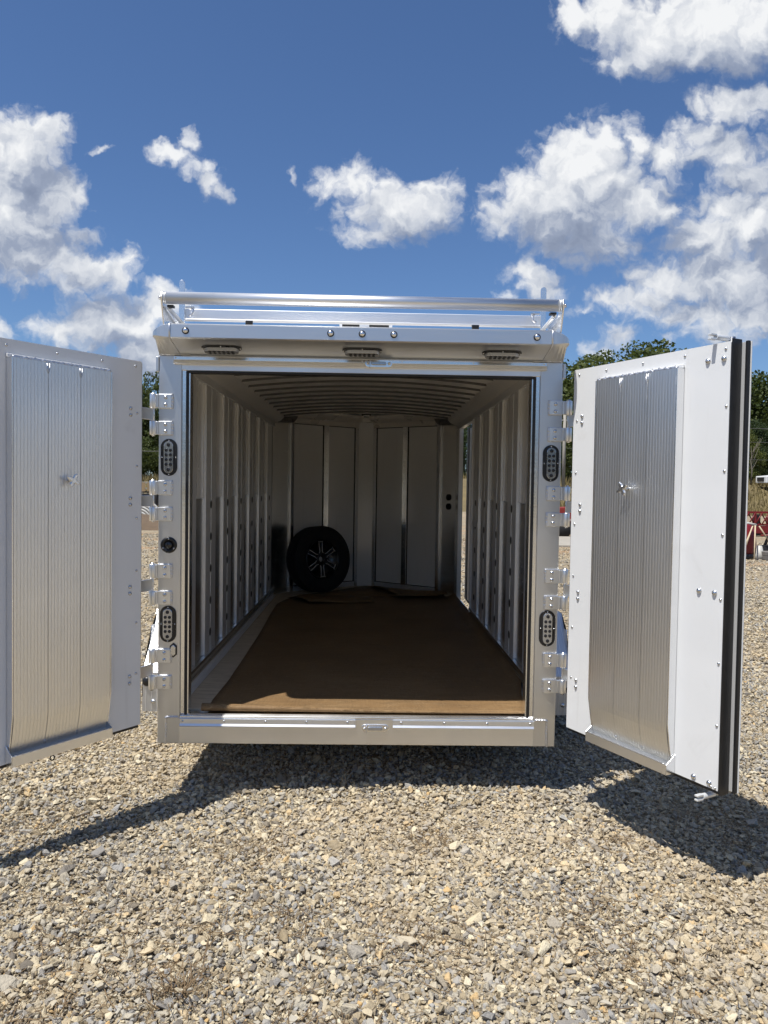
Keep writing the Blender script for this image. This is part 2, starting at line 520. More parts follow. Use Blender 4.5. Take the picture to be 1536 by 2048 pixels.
# ------------------------------------------------------------------ ground and gravel
def ground_material():
    m, n, b = mat('gravel_lot')
    oc = n.node('ShaderNodeTexCoord').outputs['Object']
    v = n.node('ShaderNodeTexVoronoi')
    n.put(v.inputs['Vector'], oc); v.inputs['Scale'].default_value = 34
    v2 = n.node('ShaderNodeTexVoronoi')
    n.put(v2.inputs['Vector'], oc); v2.inputs['Scale'].default_value = 95
    pick = n.sep(v.outputs['Color'])[0]
    pick2 = n.sep(v2.outputs['Color'])[1]
    stones = n.ramp(pick, [(0.0, (0.12, 0.10, 0.075)), (0.3, (0.24, 0.195, 0.13)), (0.55, (0.34, 0.28, 0.185)), (0.8, (0.26, 0.25, 0.235)), (1.0, (0.42, 0.36, 0.25))])
    fines = n.ramp(pick2, [(0.0, (0.17, 0.135, 0.088)), (0.5, (0.33, 0.265, 0.17)), (1.0, (0.46, 0.38, 0.26))])
    big = n.noise(oc, 0.5, 4, 0.55)
    c = n.mix(n.smooth(n.noise(oc, 2.2, 4, 0.6), 0.38, 0.62), stones, fines)
    c = n.mix(n.math('MULTIPLY', n.smooth(big, 0.45, 0.7), 0.5), c, (0.46, 0.37, 0.245))
    # the rust-coloured clay that shows in streaks across the far lot
    x, y, z = n.sep(oc)
    far = n.smooth(y, 9.0, 13.0)
    clay = n.smooth(n.noise(n.vec('MULTIPLY', oc, (0.12, 0.9, 1)), 1.0, 4, 0.6), 0.50, 0.66)
    c = n.mix(n.math('MULTIPLY', n.math('MULTIPLY', clay, far), 0.55), c, (0.47, 0.27, 0.13))
    n.link(c, b.inputs['Base Color'])
    b.inputs['Roughness'].default_value = 0.9
    b.inputs['Specular IOR Level'].default_value = 0.2
    h = n.math('ADD', n.math('MULTIPLY', v.outputs['Distance'], -1.0), n.math('MULTIPLY', v2.outputs['Distance'], -0.4))
    bump(n, b, h, 0.9, 0.02)
    return m


def stone_material():
    m, n, b = mat('crushed_limestone')
    oi = n.node('ShaderNodeObjectInfo')
    oc = n.node('ShaderNodeTexCoord').outputs['Object']
    geo = n.node('ShaderNodeNewGeometry').outputs['Position']
    r = oi.outputs['Random']
    c = n.ramp(r, [(0.0, (0.14, 0.12, 0.095)), (0.10, (0.235, 0.22, 0.20)), (0.22, (0.37, 0.36, 0.335)), (0.34, (0.285, 0.225, 0.14)),
                   (0.52, (0.445, 0.365, 0.24)), (0.68, (0.42, 0.39, 0.325)), (0.82, (0.545, 0.45, 0.29)), (0.94, (0.67, 0.60, 0.44)), (1.0, (0.54, 0.355, 0.15))])
    dust = n.smooth(n.noise(geo, 0.9, 4, 0.6), 0.44, 0.64)
    c = n.mix(n.math('MULTIPLY', dust, 0.40), c, (0.53, 0.42, 0.27))
    grey = n.smooth(n.noise(n.vec('ADD', geo, (7, 3, 0)), 0.7, 4, 0.6), 0.53, 0.7)
    c = n.mix(n.math('MULTIPLY', grey, 0.25), c, (0.335, 0.335, 0.325))
    f = n.noise(oc, 2.6, 5, 0.65)
    c = n.mix(n.math('MULTIPLY', n.smooth(f, 0.4, 0.7), 0.25), c, (0.30, 0.26, 0.20))
    n.link(c, b.inputs['Base Color'])
    b.inputs['Roughness'].default_value = 0.82
    b.inputs['Specular IOR Level'].default_value = 0.3
    bump(n, b, n.noise(oc, 5, 4, 0.6), 0.35, 0.08)
    return m


M_GROUND = ground_material()
M_STONE = stone_material()


def gz(x, y):
    """small unevenness of the lot"""
    return 0.012 * np.sin(x * 1.7 + 0.6) * np.cos(y * 1.3) + 0.008 * np.sin(3.1 * x + 1.9 * y)


def build_ground():
    xs = np.concatenate([[-900, -300, -120, -60, -30, -15], np.arange(-9, 9.01, 0.3), [15, 30, 60, 120, 300, 900]])
    ys = np.concatenate([[-900, -300, -120, -60, -30, -14], np.arange(-8, 14.01, 0.3), [18, 24, 32, 44, 60, 90, 160, 400, 1500]])
    P = [[(float(x), float(y), float(gz(x, y)) if abs(x) < 9.1 and -8.1 < y < 14.1 else 0.0) for y in ys] for x in xs]
    o = MB().grid(P).build('ground', M_GROUND)
    return tag(o, kind='structure')


ground = build_ground()


def stone_meshes(k):
    """angular crushed stones: convex hulls of random points"""
    out = []
    for i in range(k):
        rr = random.Random(100 + i)
        bm = bmesh.new()
        fx, fy, fz = rr.uniform(0.8, 1.3), rr.uniform(0.6, 0.95), rr.uniform(0.36, 0.7)
        for _ in range(12):
            v = Vector((rr.gauss(0, 1), rr.gauss(0, 1), rr.gauss(0, 1))).normalized()
            v *= rr.uniform(0.8, 1.0)
            bm.verts.new((v.x * fx * 0.5, v.y * fy * 0.5, v.z * fz * 0.5))
        bmesh.ops.convex_hull(bm, input=bm.verts)
        loose = [v for v in bm.verts if not v.link_faces]
        bmesh.ops.delete(bm, geom=loose, context='VERTS')
        me = bpy.data.meshes.new('stone')
        bm.to_mesh(me)
        bm.free()
        me.materials.append(M_STONE)
        out.append(me)
    return out


STONES = stone_meshes(14)


def visible_wedge(n, d0, d1, margin=0.35):
    """random points on the ground in front of the camera between two distances, thinned under the trailer"""
    d = np.sqrt(rng.uniform(d0 ** 2, d1 ** 2, n))
    t = rng.uniform(-1, 1, n)
    half = 0.52 * d + margin
    x = 0.0447 + d * 0.02 + t * half
    y = -3.89 + d
    keep = ~((np.abs(x) < 0.92) & (y > 1.7))
    keep &= ~((np.abs(x) > 1.0) & (np.abs(x) < 1.28) & (y > 0.95) & (y < 2.5))
    return x[keep], y[keep]


def build_gravel():
    sets = []
    # (count, near, far, smallest, largest, power)
    for n, a, b, s0, s1, pw in ((40000, 1.75, 3.4, 0.007, 0.013, 1.0), (48000, 1.75, 3.6, 0.015, 0.031, 1.4), (6500, 1.75, 4.2, 0.030, 0.054, 2.0),
                                (40000, 3.4, 6.2, 0.009, 0.016, 1.0), (66000, 3.6, 6.6, 0.016, 0.033, 1.4), (6500, 4.2, 8.0, 0.030, 0.050, 2.2),
                                (56000, 6.2, 13.0, 0.024, 0.052, 1.3), (26000, 12.5, 24.0, 0.035, 0.070, 1.4)):
        x, y = visible_wedge(n, a, b)
        A_mid = s0 > 0.0145
        # bare dusty patches keep fewer of the larger stones
        pat = np.sin(1.9 * x + 0.7) * np.sin(1.5 * y - 0.4) + 0.6 * np.sin(4.3 * x - 2.0 * y)
        k = rng.uniform(0, 1, len(x)) < np.where(A_mid, 0.97 - 0.5 * (pat > 0.65), 0.97)
        x, y = x[k], y[k]
        s = s0 + (s1 - s0) * rng.uniform(0, 1, len(x)) ** pw
        sets.append(np.stack([x, y, s], 1))
    A = np.concatenate(sets)
    n = len(A)
    z = gz(A[:, 0], A[:, 1]) + A[:, 2] * rng.uniform(0.06, 0.42, n)
    me = bpy.data.meshes.new('gravel')
    me.vertices.add(n)
    me.vertices.foreach_set('co', np.stack([A[:, 0], A[:, 1], z], 1).astype(np.float32).ravel())
    a = me.attributes.new('size', 'FLOAT', 'POINT'); a.data.foreach_set('value', A[:, 2].astype(np.float32))
    rot = np.stack([rng.normal(0, 0.5, n), rng.normal(0, 0.5, n), rng.uniform(0, 2 * PI, n)], 1).astype(np.float32)
    a = me.attributes.new('turn', 'FLOAT_VECTOR', 'POINT'); a.data.foreach_set('vector', rot.ravel())
    a = me.attributes.new('kind_index', 'INT', 'POINT'); a.data.foreach_set('value', rng.integers(0, len(STONES), n).astype(np.int32))
    me.materials.append(M_STONE)
    o = bpy.data.objects.new('gravel', me)
    COL.objects.link(o)
    tag(o, kind='stuff')
    src = bpy.data.collections.new('stone_kinds')
    for k, sm in enumerate(STONES):
        so = bpy.data.objects.new('stone_kind_%02d' % k, sm)
        src.objects.link(so)
    g = bpy.data.node_groups.new('scatter_gravel', 'GeometryNodeTree')
    g.interface.new_socket('Geometry', in_out='INPUT', socket_type='NodeSocketGeometry')
    g.interface.new_socket('Geometry', in_out='OUTPUT', socket_type='NodeSocketGeometry')
    gi, go = g.nodes.new('NodeGroupInput'), g.nodes.new('NodeGroupOutput')
    ip = g.nodes.new('GeometryNodeInstanceOnPoints')
    ci = g.nodes.new('GeometryNodeCollectionInfo')
    ci.inputs['Collection'].default_value = src
    ci.inputs['Separate Children'].default_value = True
    ci.inputs['Reset Children'].default_value = True

    def attr(name, t):
        k = g.nodes.new('GeometryNodeInputNamedAttribute')
        k.data_type = t
        k.inputs['Name'].default_value = name
        return k.outputs[0]
    L = g.links.new
    L(gi.outputs[0], ip.inputs['Points'])
    L(ci.outputs[0], ip.inputs['Instance'])
    ip.inputs['Pick Instance'].default_value = True
    L(attr('kind_index', 'INT'), ip.inputs['Instance Index'])
    L(attr('size', 'FLOAT'), ip.inputs['Scale'])
    L(attr('turn', 'FLOAT_VECTOR'), ip.inputs['Rotation'])
    L(ip.outputs[0], go.inputs[0])
    o.modifiers.new('scatter', 'NODES').node_group = g


build_gravel()


def build_loose_stones():
    """the larger stones lying on top, each an object"""
    rr = random.Random(5)
    spots = []
    for k in range(290):
        d = math.sqrt(rr.uniform(2.1 ** 2, 5.2 ** 2))
        x = 0.08 + rr.uniform(-1, 1) * (0.52 * d)
        y = -3.89 + d
        if abs(x) < 1.0 and y > 0.9: continue
        spots.append((x, y, 0.040 + 0.045 * rr.random() ** 2.4))
    for x, y, s in spots:
        o = put('stone', STONES[rr.randrange(len(STONES))], ground, (x, y, float(gz(x, y)) + s * 0.22),
                (rr.gauss(0, 0.3), rr.gauss(0, 0.3), rr.uniform(0, 6.28)), (s, s, s))


build_loose_stones()


def build_straw():
    m = plain('dry_straw', (0.15, 0.098, 0.048), 0.8, var=0.5, scale=3)
    rr = random.Random(9)
    vs, fs = [], []
    patches = [(-0.1, -1.75, 0.22), (-0.62, -1.55, 0.3), (-1.0, -1.65, 0.28), (0.25, -1.25, 0.25), (0.85, -1.1, 0.22), (1.1, -0.55, 0.3), (-0.3, -1.2, 0.3),
               (-0.45, -0.6, 0.2), (0.95, -1.45, 0.25), (-0.9, -1.2, 0.35), (1.75, -0.3, 0.3), (1.9, 0.9, 0.5), (2.3, 2.0, 0.6), (0.3, -0.5, 0.2), (-1.4, -0.4, 0.4)]
    for cx, cy, r in patches:
        for _ in range(130):
            x, y = cx + rr.gauss(0, r * 0.55), cy + rr.gauss(0, r * 0.5)
            a = rr.uniform(0, 2 * PI); L = rr.uniform(0.03, 0.13); w = rr.uniform(0.0007, 0.0016)
            z = float(gz(x, y)) + rr.uniform(0.010, 0.022)
            bend = rr.uniform(-0.6, 0.6); lift = rr.uniform(-0.05, 0.16)
            o = len(vs)
            for k in range(4):
                t = k / 3
                aa = a + bend * t
                px, py, pz = x + math.cos(aa) * L * t, y + math.sin(aa) * L * t, z + lift * L * t * (1.4 - t)
                nx, ny = -math.sin(aa) * w, math.cos(aa) * w
                vs += [(px - nx, py - ny, pz), (px + nx, py + ny, pz + 0.0008)]
            fs += [(o + 2 * k, o + 2 * k + 1, o + 2 * k + 3, o + 2 * k + 2) for k in range(3)]
    # the dead tuft near the front
    for _ in range(90):
        x, y = -0.52 + rr.gauss(0, 0.03), -1.56 + rr.gauss(0, 0.02)
        a = rr.uniform(0, 2 * PI); L = rr.uniform(0.05, 0.12); w = 0.0013
        o = len(vs)
        for k in range(4):
            t = k / 3
            px, py, pz = x + math.cos(a) * L * t * t, y + math.sin(a) * L * t * t, 0.005 + L * 0.55 * t
            vs += [(px - w, py, pz), (px + w, py, pz)]
        fs += [(o + 2 * k, o + 2 * k + 1, o + 2 * k + 3, o + 2 * k + 2) for k in range(3)]
    tag(MB().add(vs, fs).build('dry_grass', m), kind='stuff')


build_straw()

# ------------------------------------------------------------------ the trailer
trailer = empty('cargo_trailer', (0, 0, 0))
tag(trailer, 'silver aluminium cargo trailer on the gravel with both white rear doors swung open', 'trailer')

RIV = dome(0.0065, 0.004).mesh('rivet', M_RIVET)
BOLT = dome(0.010, 0.008).mesh('bolt', M_RIVET)
SCREW = dome(0.0045, 0.003).mesh('screw', M_RIVET)
SMALL = dome(0.004, 0.0025).mesh('screw', M_RIVET)
BACK = (R(90), 0, 0)            # dome axis towards -y


def tpart(mb, name, m, parent=None, bev=0.0, **kw):
    return mb.lift(OZ).build(name, m, parent or trailer, bev, **kw)


YB = 4.28                       # where the side walls end
YN = 5.10                       # apex of the nose


def build_rear_frame():
    for s in (-1, 1):
        mb = MB()
        a, b = sorted((s * 1.015, s * 0.902))
        mb.box(a, b, 0.0, 0.09, 0.0, 1.962)
        post = tpart(mb, 'rear_post', M_POST, bev=0.004)
        a, b = sorted((s * 0.8815, s * 0.9018))
        tpart(MB().box(a, b, 0.012, 0.06, 0.140, 1.90), 'jamb_strip', M_BRIGHT, post, bev=0.002)
        a, b = sorted((s * 0.866, s * 0.8813))
        tpart(MB().box(a, b, 0.004, 0.055, 0.138, 1.888), 'door_seal', M_BLACK, post, bev=0.005)
        a, b = sorted((s * 0.860, s * 0.8658))
        tpart(MB().box(a, b, 0.006, 0.07, 0.152, 1.875), 'inner_edge', M_BRIGHT, post)
        # weld up the corner with the sill
        w = []
        for k in range(24):
            w.append((s * (0.972 + 0.002 * math.sin(k * 2.1)), -0.003, 0.0 + 0.134 * k / 23))
        for k in range(1, 14):
            w.append((s * (0.972 - 0.062 * k / 13), -0.003, 0.136 + 0.0015 * math.sin(k * 2.0)))
        tpart(MB().tube(w, [0.0055 + 0.0016 * math.sin(i * 2.3) for i in range(len(w))], 8), 'weld_bead', M_WELD, post)
        # the small drip bolt at the top outside corner
        a, b = sorted((s * 1.0155, s * 1.03))
        tpart(MB().box(a, b, -0.004, 0.02, 1.88, 1.955), 'corner_tab', M_POST, post, bev=0.003)
    # header
    hd = tpart(MB().box(-1.0, 1.0, 0.004, 0.09, 1.8895, 1.975), 'header_beam', M_SILL, bev=0.003)
    tpart(MB().prism([(0.004, 1.957), (-0.012, 1.957), (-0.012, 1.938), (0.004, 1.938)], -0.94, 0.93, 'x'), 'header_strip', M_BRIGHT, hd, bev=0.002)
    tpart(MB().prism([(0.004, 1.9378), (-0.012, 1.9378), (-0.022, 1.921), (-0.018, 1.918), (0.004, 1.918)], -0.94, 0.93, 'x'), 'drip_rail', M_SILL, hd, bev=0.002)
    tpart(MB().box(-0.8812, 0.8812, 0.003, 0.02, 1.8885, 1.912), 'header_face', M_SILL, hd, bev=0.002)
    tpart(MB().box(-0.8658, 0.8658, -0.002, 0.055, 1.8762, 1.8883), 'door_seal', M_BLACK, hd, bev=0.004)
    for x in (-0.93, -0.57, 0.0, 0.20, 0.56, 0.915):
        put('screw', SMALL, hd, (x, -0.0122, 1.948 + OZ), BACK)
    # sill
    sl = tpart(MB().box(-0.968, 0.968, 0.002, 0.10, 0.0, 0.134), 'sill_beam', M_SILL, bev=0.004)
    tpart(MB().prism([(-0.002, 0.1343), (-0.002, 0.142), (0.012, 0.152), (0.020, 0.152), (0.022, 0.146), (0.10, 0.146), (0.10, 0.1343)], -0.90, 0.90, 'x'), 'threshold', M_BRIGHT, sl, bev=0.001)
    for a, b in ((-0.90, -0.008), (0.182, 0.905)):
        tpart(MB().prism([(0.0017, 0.130), (-0.007, 0.130), (-0.0075, 0.105), (-0.014, 0.094), (-0.010, 0.090), (0.0017, 0.090)], a, b, 'x'), 'sill_strip', M_TUBE, sl, bev=0.0012)
    for x in (-0.885, -0.675, -0.465, -0.257, -0.048, 0.225, 0.445, 0.665, 0.885):
        put('rivet', RIV, sl, (x, -0.007, 0.118 + OZ), BACK)
    for a, b in ((-0.006, 0.18),):
        tpart(MB().box(a, b, -0.002, 0.0015, 0.004, 0.131), 'lamp_plate', M_SILL, sl)


build_rear_frame()


def oval_lamp(name, loc, w, h, M, leds, parent, depth=0.016, label=None):
    """oval surface lamp: black bezel, clear lens, LED wells and screws, in local x (w) and z (h), facing -y"""
    root = MB().prism(stadium(w, h), -0.006, 0.0, 'y').xf(M).build(name, M_PLASTIC, parent, 0.002)
    k = 0.58 if h > w else 0.70
    lens = stadium(w * (k if h > w else 0.86), h * (0.86 if h > w else k))
    MB().prism(lens, -depth, -0.0062, 'y').xf(M).build('lens', M_LENS, root, 0.003)
    mb = MB()
    for x, z, r in leds:
        mb.lathe([(r * 0.86, 0.0006), (r * 0.66, 0.0020), (r * 0.4, 0.0010), (0.0001, 0.0032)], M @ Matrix.Translation((x, -depth, z)) @ Matrix.Rotation(R(90), 4, 'X'), 12)
    mb.build('led_cluster', M_LED, root)
    for x, z in ((0, h / 2 - 0.008), (0, -h / 2 + 0.008), (w / 2 - 0.007, 0), (-w / 2 + 0.007, 0)):
        MB().lathe([(0.0036, 0), (0.003, 0.002), (0.0001, 0.003)], M @ Matrix.Translation((x, -0.006, z)) @ Matrix.Rotation(R(90), 4, 'X'), 8).build('screw', M_BRIGHT, root)
    if label: root['label'] = label
    return root


def build_lamps():
    leds = [(0, 0.062, 0.0105), (0, -0.062, 0.0105)] + [(sx * 0.0105, dz, 0.0095) for sx in (-1, 1) for dz in (0.036, 0.012, -0.012, -0.036)]
    for s in (-1, 1):
        for z in (1.452, 0.611):
            oval_lamp('tail_lamp', None, 0.082, 0.186, Matrix.Translation((s * 0.9625, -0.0005, z + OZ)), leds, trailer)
    # lamps in the underside of the visor
    ang = math.atan2(0.05, 0.22)
    wl = [(dx, dz, 0.010) for dx in (-0.055, -0.033, -0.011, 0.011, 0.033, 0.055) for dz in (-0.012, 0.012)]
    for x in (-0.680, 0.001, 0.682):
        M = Matrix.Translation((x, -0.124, 1.9832 + OZ)) @ Matrix.Rotation(R(90) - math.atan2(0.043, 0.25), 4, 'X')
        oval_lamp('loading_lamp', None, 0.195, 0.078, M, wl, trailer, depth=0.026)
    # slim marker lamps in header and sill
    for name, x, z, y in (('marker_lamp', 0.0825, 1.9355, -0.0225), ('marker_lamp', 0.092, 0.089, -0.0025)):
        M = Matrix.Translation((x, y, z + OZ))
        o = MB().prism(stadium(0.138, 0.036, 8), -0.006, 0.0, 'y').xf(M).build(name, M_BRIGHT, trailer, 0.0015)
        MB().prism(stadium(0.078, 0.017, 5), -0.016, -0.0062, 'y').xf(M).build('lens', M_LENS, o, 0.003)
        MB().box(-0.047, -0.041, -0.02, -0.0062, -0.022, 0.012).xf(M).build('clip', M_WELD, o, 0.001)
        for sx in (-0.053, 0.053):
            MB().lathe([(0.008, 0), (0.006, 0.005), (0.0001, 0.007)], M @ Matrix.Translation((sx, -0.006, 0)) @ Matrix.Rotation(R(90), 4, 'X'), 12).build('screw', M_RIVET, o)
    # round camera on the left post
    M = Matrix.Translation((-0.961, -0.0005, 1.011 + OZ)) @ Matrix.Rotation(R(90), 4, 'X')
    o = MB().lathe([(0.0001, 0.0), (0.041, 0.0), (0.041, 0.004), (0.036, 0.008), (0.026, 0.009), (0.024, 0.003), (0.0001, 0.003)], M, 28).build('backup_camera', M_PLASTIC, trailer)
    MB().lathe([(0.018, 0.003), (0.017, 0.010), (0.009, 0.013), (0.0001, 0.0135)], M, 20).build('glass_eye', M_RIM, o)
    for a in (90, 210, 330):
        MB().lathe([(0.0035, 0.007), (0.003, 0.010), (0.0001, 0.0105)], M @ Matrix.Translation((0.031 * math.cos(R(a)), 0.031 * math.sin(R(a)), 0)), 8).build('screw', M_BRIGHT, o)
    # hexagonal plate light low on the left post
    hx = [(0.0, 0.038), (0.018, 0.022), (0.018, -0.022), (0.0, -0.038), (-0.018, -0.022), (-0.018, 0.022)]
    M = Matrix.Translation((-0.935, -0.0005, 0.478 + OZ))
    o = MB().prism(hx, -0.005, 0, 'y').xf(M).build('plate_lamp', M_PLASTIC, trailer, 0.001)
    MB().prism([(x * 0.72, z * 0.8) for x, z in hx], -0.012, -0.0052, 'y').xf(M).build('cover', M_RIVET, o, 0.003)


build_lamps()


def build_hinges():
    """four strap hinges on each post: two brackets with a strap between them"""
    for s, knx in ((-1, -1.040), (1, 1.046)):
        for zt, zb in ((1.768, 1.563), (1.335, 1.132), (0.915, 0.709), (0.485, 0.280)):
            root = None
            for z1, z0 in ((zt, zt - 0.072), (zb + 0.070, zb)):
                a, b = sorted((s * 0.950, s * 1.0148))
                mb = MB().box(a, b, -0.014, -0.0008, z0 + OZ, z1 + OZ)
                mb.lathe([(0.0001, z0 + OZ), (0.017, z0 + OZ), (0.017, z1 + OZ), (0.0001, z1 + OZ)], Matrix.Translation((knx, -0.012, 0)), 14, True)
                a, b = sorted((s * 1.0152, knx))
                mb.box(a, b, -0.019, -0.003, z0 + OZ + 0.002, z1 + OZ - 0.002)
                if root is None:
                    root = mb.build('hinge', M_SILL, trailer, 0.003)
                    br = root
                else:
                    br = mb.build('bracket', M_SILL, root, 0.003)
                for zz in (z0 + 0.018, z1 - 0.018):
                    put('bolt', BOLT, root, (s * 0.978, -0.0142, zz + OZ), BACK)
                w = [(s * (0.948 + 0.002 * math.sin(k * 1.9)), -0.004, z0 + OZ + (z1 - z0) * k / 11) for k in range(12)]
                MB().tube(w, [0.0066 + 0.0020 * math.sin(k * 2.4) for k in range(12)], 7).build('weld_bead', M_WELD, root)
            MB().tube([(knx, -0.012, zb + OZ - 0.006), (knx, -0.012, zt + OZ + 0.006)], 0.0075, 10).build('pin', M_BRIGHT, root)
            # strap running from the pin to the back of the open door
            if s > 0: p, q = Vector((knx, -0.012)), Vector((1.103, -0.170))
            else: p, q = Vector((knx, -0.012)), Vector((-1.122, -0.180))
            d = (q - p).normalized()
            nn = Vector((-d.y, d.x)) * 0.006
            z0, z1 = zb + 0.073 + OZ, zt - 0.075 + OZ
            pr = [tuple(p - nn), tuple(q - nn), tuple(q + nn), tuple(p + nn)]
            MB().prism(pr, z0, z1, 'z').build('strap', M_POST, root, 0.002)


build_hinges()

# ---- rear doors
DOORS = {'right': (Vector((1.035, -0.146)), Vector((0.4412, -0.8974)), -1), 'left': (Vector((-1.053, -0.167)), Vector((-0.5803, -0.8144)), 1)}


def plank_mesh(w, s, ribs=10):
    """one extruded plank: vertical ribs, bent back towards the door at its foot; local x = width from 0"""
    prof = []
    step = w / ribs
    for k in range(ribs):
        x0 = k * step
        prof += [(x0 + 0.0005, -0.0007), (x0 + 0.0022, 0.0), (x0 + step * 0.5, 0.00012), (x0 + step - 0.0022, 0.0), (x0 + step - 0.0005, -0.0007)]
    zs = [(1.853, 0.045), (1.2, 0.045), (0.6, 0.045), (0.315, 0.045), (0.285, 0.0445), (0.255, 0.042), (0.20, 0.032), (0.128, 0.016)]
    rows = [[(x, s * (n0 + dn), z) for x, dn in prof] for z, n0 in zs]
    mb = MB().grid(rows, smooth=False)
    return mb


def build_door(side):
    org, u, s = DOORS[side]
    Wd, zb, zt = 0.939, 0.080, 1.935

    def B(mb, x0, x1, n0, n1, z0, z1):
        a, b = sorted((s * n0, s * n1))
        return mb.box(x0, x1, a, b, z0, z1)
    dr = B(MB(), 0, Wd, -0.050, -0.003, zb + 0.004, zt - 0.003).build('door', M_POST, trailer, 0.002)
    th = math.atan2(u.y, u.x)
    dr.location = (org.x, org.y, OZ + 0.0735)
    dr.scale = (0.9445, 0.9445, 0.9445)
    dr.rotation_euler = (0, 0, th)
    dr['label'] = 'white rear door lit by the sun with its star knob' if side == 'right' else 'white rear door in its own shade with its star knob'
    # dented white skin, in a sheet with a slight puckering
    nx, nz = 24, 48
    P = [[(Wd * i / nx, 0.0, zb + (zt - zb) * j / nz) for j in range(nz + 1)] for i in range(nx + 1)]
    for i in (0, nx):
        for j in range(nz + 1): P[i][j] = (P[i][j][0], 0.0, P[i][j][2])
    MB().grid(P).build('door_skin', M_WHITE, dr)
    rot = (R(90), 0, 0) if s < 0 else (R(-90), 0, 0)
    for z in (1.694, 1.661, 1.245, 1.212, 0.797, 0.763, 0.342, 0.306):
        put('bolt', BOLT, dr, (0.066, s * 0.0008, z), rot)
    for z in (1.673, 1.407, 1.143, 0.876, 0.610, 0.350):
        put('rivet', RIV, dr, (0.027, s * 0.0008, z), rot)
        put('rivet', RIV, dr, (0.925, s * 0.0008, z), rot)
    for x in (0.038, 0.231, 0.467, 0.707, 0.915):
        put('rivet', RIV, dr, (x, s * 0.0008, 1.907), rot)
    for x, z in ((0.829, 1.868), (0.908, 1.868), (0.817, 0.900), (0.895, 0.900), (0.816, 0.100), (0.896, 0.100)):
        put('bolt', BOLT, dr, (x, s * 0.0008, z), rot, (1.25, 1.25, 1.25))
    for x in (0.905, 0.925):
        put('rivet', RIV, dr, (x, s * 0.0008, 0.088), rot)
    # aluminium planks standing proud of the skin
    x0, x1 = 0.212, 0.702
    w = (x1 - x0) / 3
    shared = plank_mesh(w - 0.0007, s).mesh('plank', M_PLANK)
    for k in range(3):
        put('plank', shared, dr, (x0 + k * w, 0, 0))
    for xe in (x0 - 0.0065, x1 + 0.0005):
        poly = [(s * 0.0025, 1.853), (s * 0.0455, 1.853), (s * 0.0455, 0.30), (s * 0.030, 0.20), (s * 0.016, 0.128), (s * 0.0025, 0.128)]
        MB().prism(poly, xe, xe + 0.006, 'x').build('side_rail', M_BRIGHT, dr, 0.001)
    B(MB(), x0 - 0.010, x1 + 0.008, 0.003, 0.012, 1.8545, 1.872).build('top_lip', M_WHITE, dr, 0.003)
    wl = [(x0 + (x1 - x0) * k / 60, s * (0.034 + 0.002 * math.sin(k * 1.7)), 1.8555 + 0.003 * math.sin(k * 2.3)) for k in range(61)]
    MB().tube(wl, [0.0085 + 0.0028 * math.sin(k * 1.9) * math.sin(k * 0.7) for k in range(61)], 8).build('weld_bead', M_WELD, dr)
    for k in (1, 2):
        xx = x0 + k * w
        MB().tube([(xx - 0.006, s * 0.046, 1.848), (xx - 0.005, s * 0.0475, 1.815), (xx, s * 0.048, 1.806), (xx + 0.005, s * 0.0475, 1.815), (xx + 0.006, s * 0.046, 1.848)], 0.0016, 6).build('seam_weld', M_WELD, dr)
        MB().tube([(xx - 0.004, s * 0.018, 0.130), (xx - 0.003, s * 0.022, 0.150), (xx + 0.003, s * 0.022, 0.150), (xx + 0.004, s * 0.018, 0.130)], 0.0016, 6).build('seam_weld', M_WELD, dr)
    # tray that takes the foot of the planks
    tr = MB()
    B(tr, x0 - 0.004, x1 + 0.010, 0.050, 0.055, 0.078, 0.124)
    B(tr, x0 - 0.004, x1 + 0.010, 0.003, 0.0498, 0.078, 0.082)
    tr.build('tray', M_PLANK, dr, 0.0012)
    for xe in (x0 - 0.008, x1 + 0.0102):
        MB().prism([(s * 0.003, 0.078), (s * 0.055, 0.078), (s * 0.055, 0.124), (s * 0.003, 0.164)], xe, xe + 0.0036, 'x').build('tray_end', M_BRIGHT, dr, 0.001)
    wl = [(x0 + (x1 - x0) * k / 40, s * 0.0535, 0.1245 + 0.001 * math.sin(k * 2.0)) for k in range(41)]
    MB().tube(wl, [0.0022 + 0.0009 * math.sin(k * 1.9) for k in range(41)], 6).build('tray_weld', M_WELD, dr)
    # star knob on its stem
    kx, kz = 0.437, 1.328
    MB().tube([(kx, s * 0.044, kz), (kx, s * 0.075, kz)], 0.008, 12).build('knob_stem', M_RIVET, dr)
    st = []
    for k in range(20):
        a = 2 * PI * k / 20 + 0.5
        rr = 0.013 + 0.021 * max(0.0, math.cos(2.0 * (a - 0.5))) ** 1.2 * 1.0 if False else 0.012 + 0.024 * (0.5 + 0.5 * math.cos(4 * (a - 0.5))) ** 1.4
        st.append((kx + rr * math.cos(a), kz + rr * math.sin(a)))
    a, b = sorted((s * 0.0752, s * 0.087))
    MB().prism(st, a, b, 'y').build('star_knob', M_BRIGHT, dr, 0.003)
    # free edge: seals, channel and outer trim
    B(MB(), Wd + 0.0005, 0.944, -0.0605, -0.002, zb - 0.02, zt + 0.012).build('edge_seal', M_BLACK, dr, 0.002)
    B(MB(), Wd - 0.03, 0.966, -0.066, -0.061, zb - 0.006, zt).build('edge_flange', M_STUD, dr, 0.001)
    B(MB(), 0.9665, 0.981, -0.0655, -0.050, zb - 0.006, zt + 0.002).build('outer_seal', M_BLACK, dr, 0.003)
    B(MB(), 0.0, 0.984, -0.0702, -0.0665, zb - 0.004, zt).build('outer_skin', M_WHITE, dr)
    B(MB(), 0.004, Wd, -0.046, -0.008, zb - 0.016, zb + 0.0035).build('bottom_seal', M_BLACK, dr, 0.002)
    B(MB(), -0.0005, -0.010, -0.050, -0.006, zb + 0.004, zt - 0.004).build('hinge_channel', M_POST, dr, 0.002)
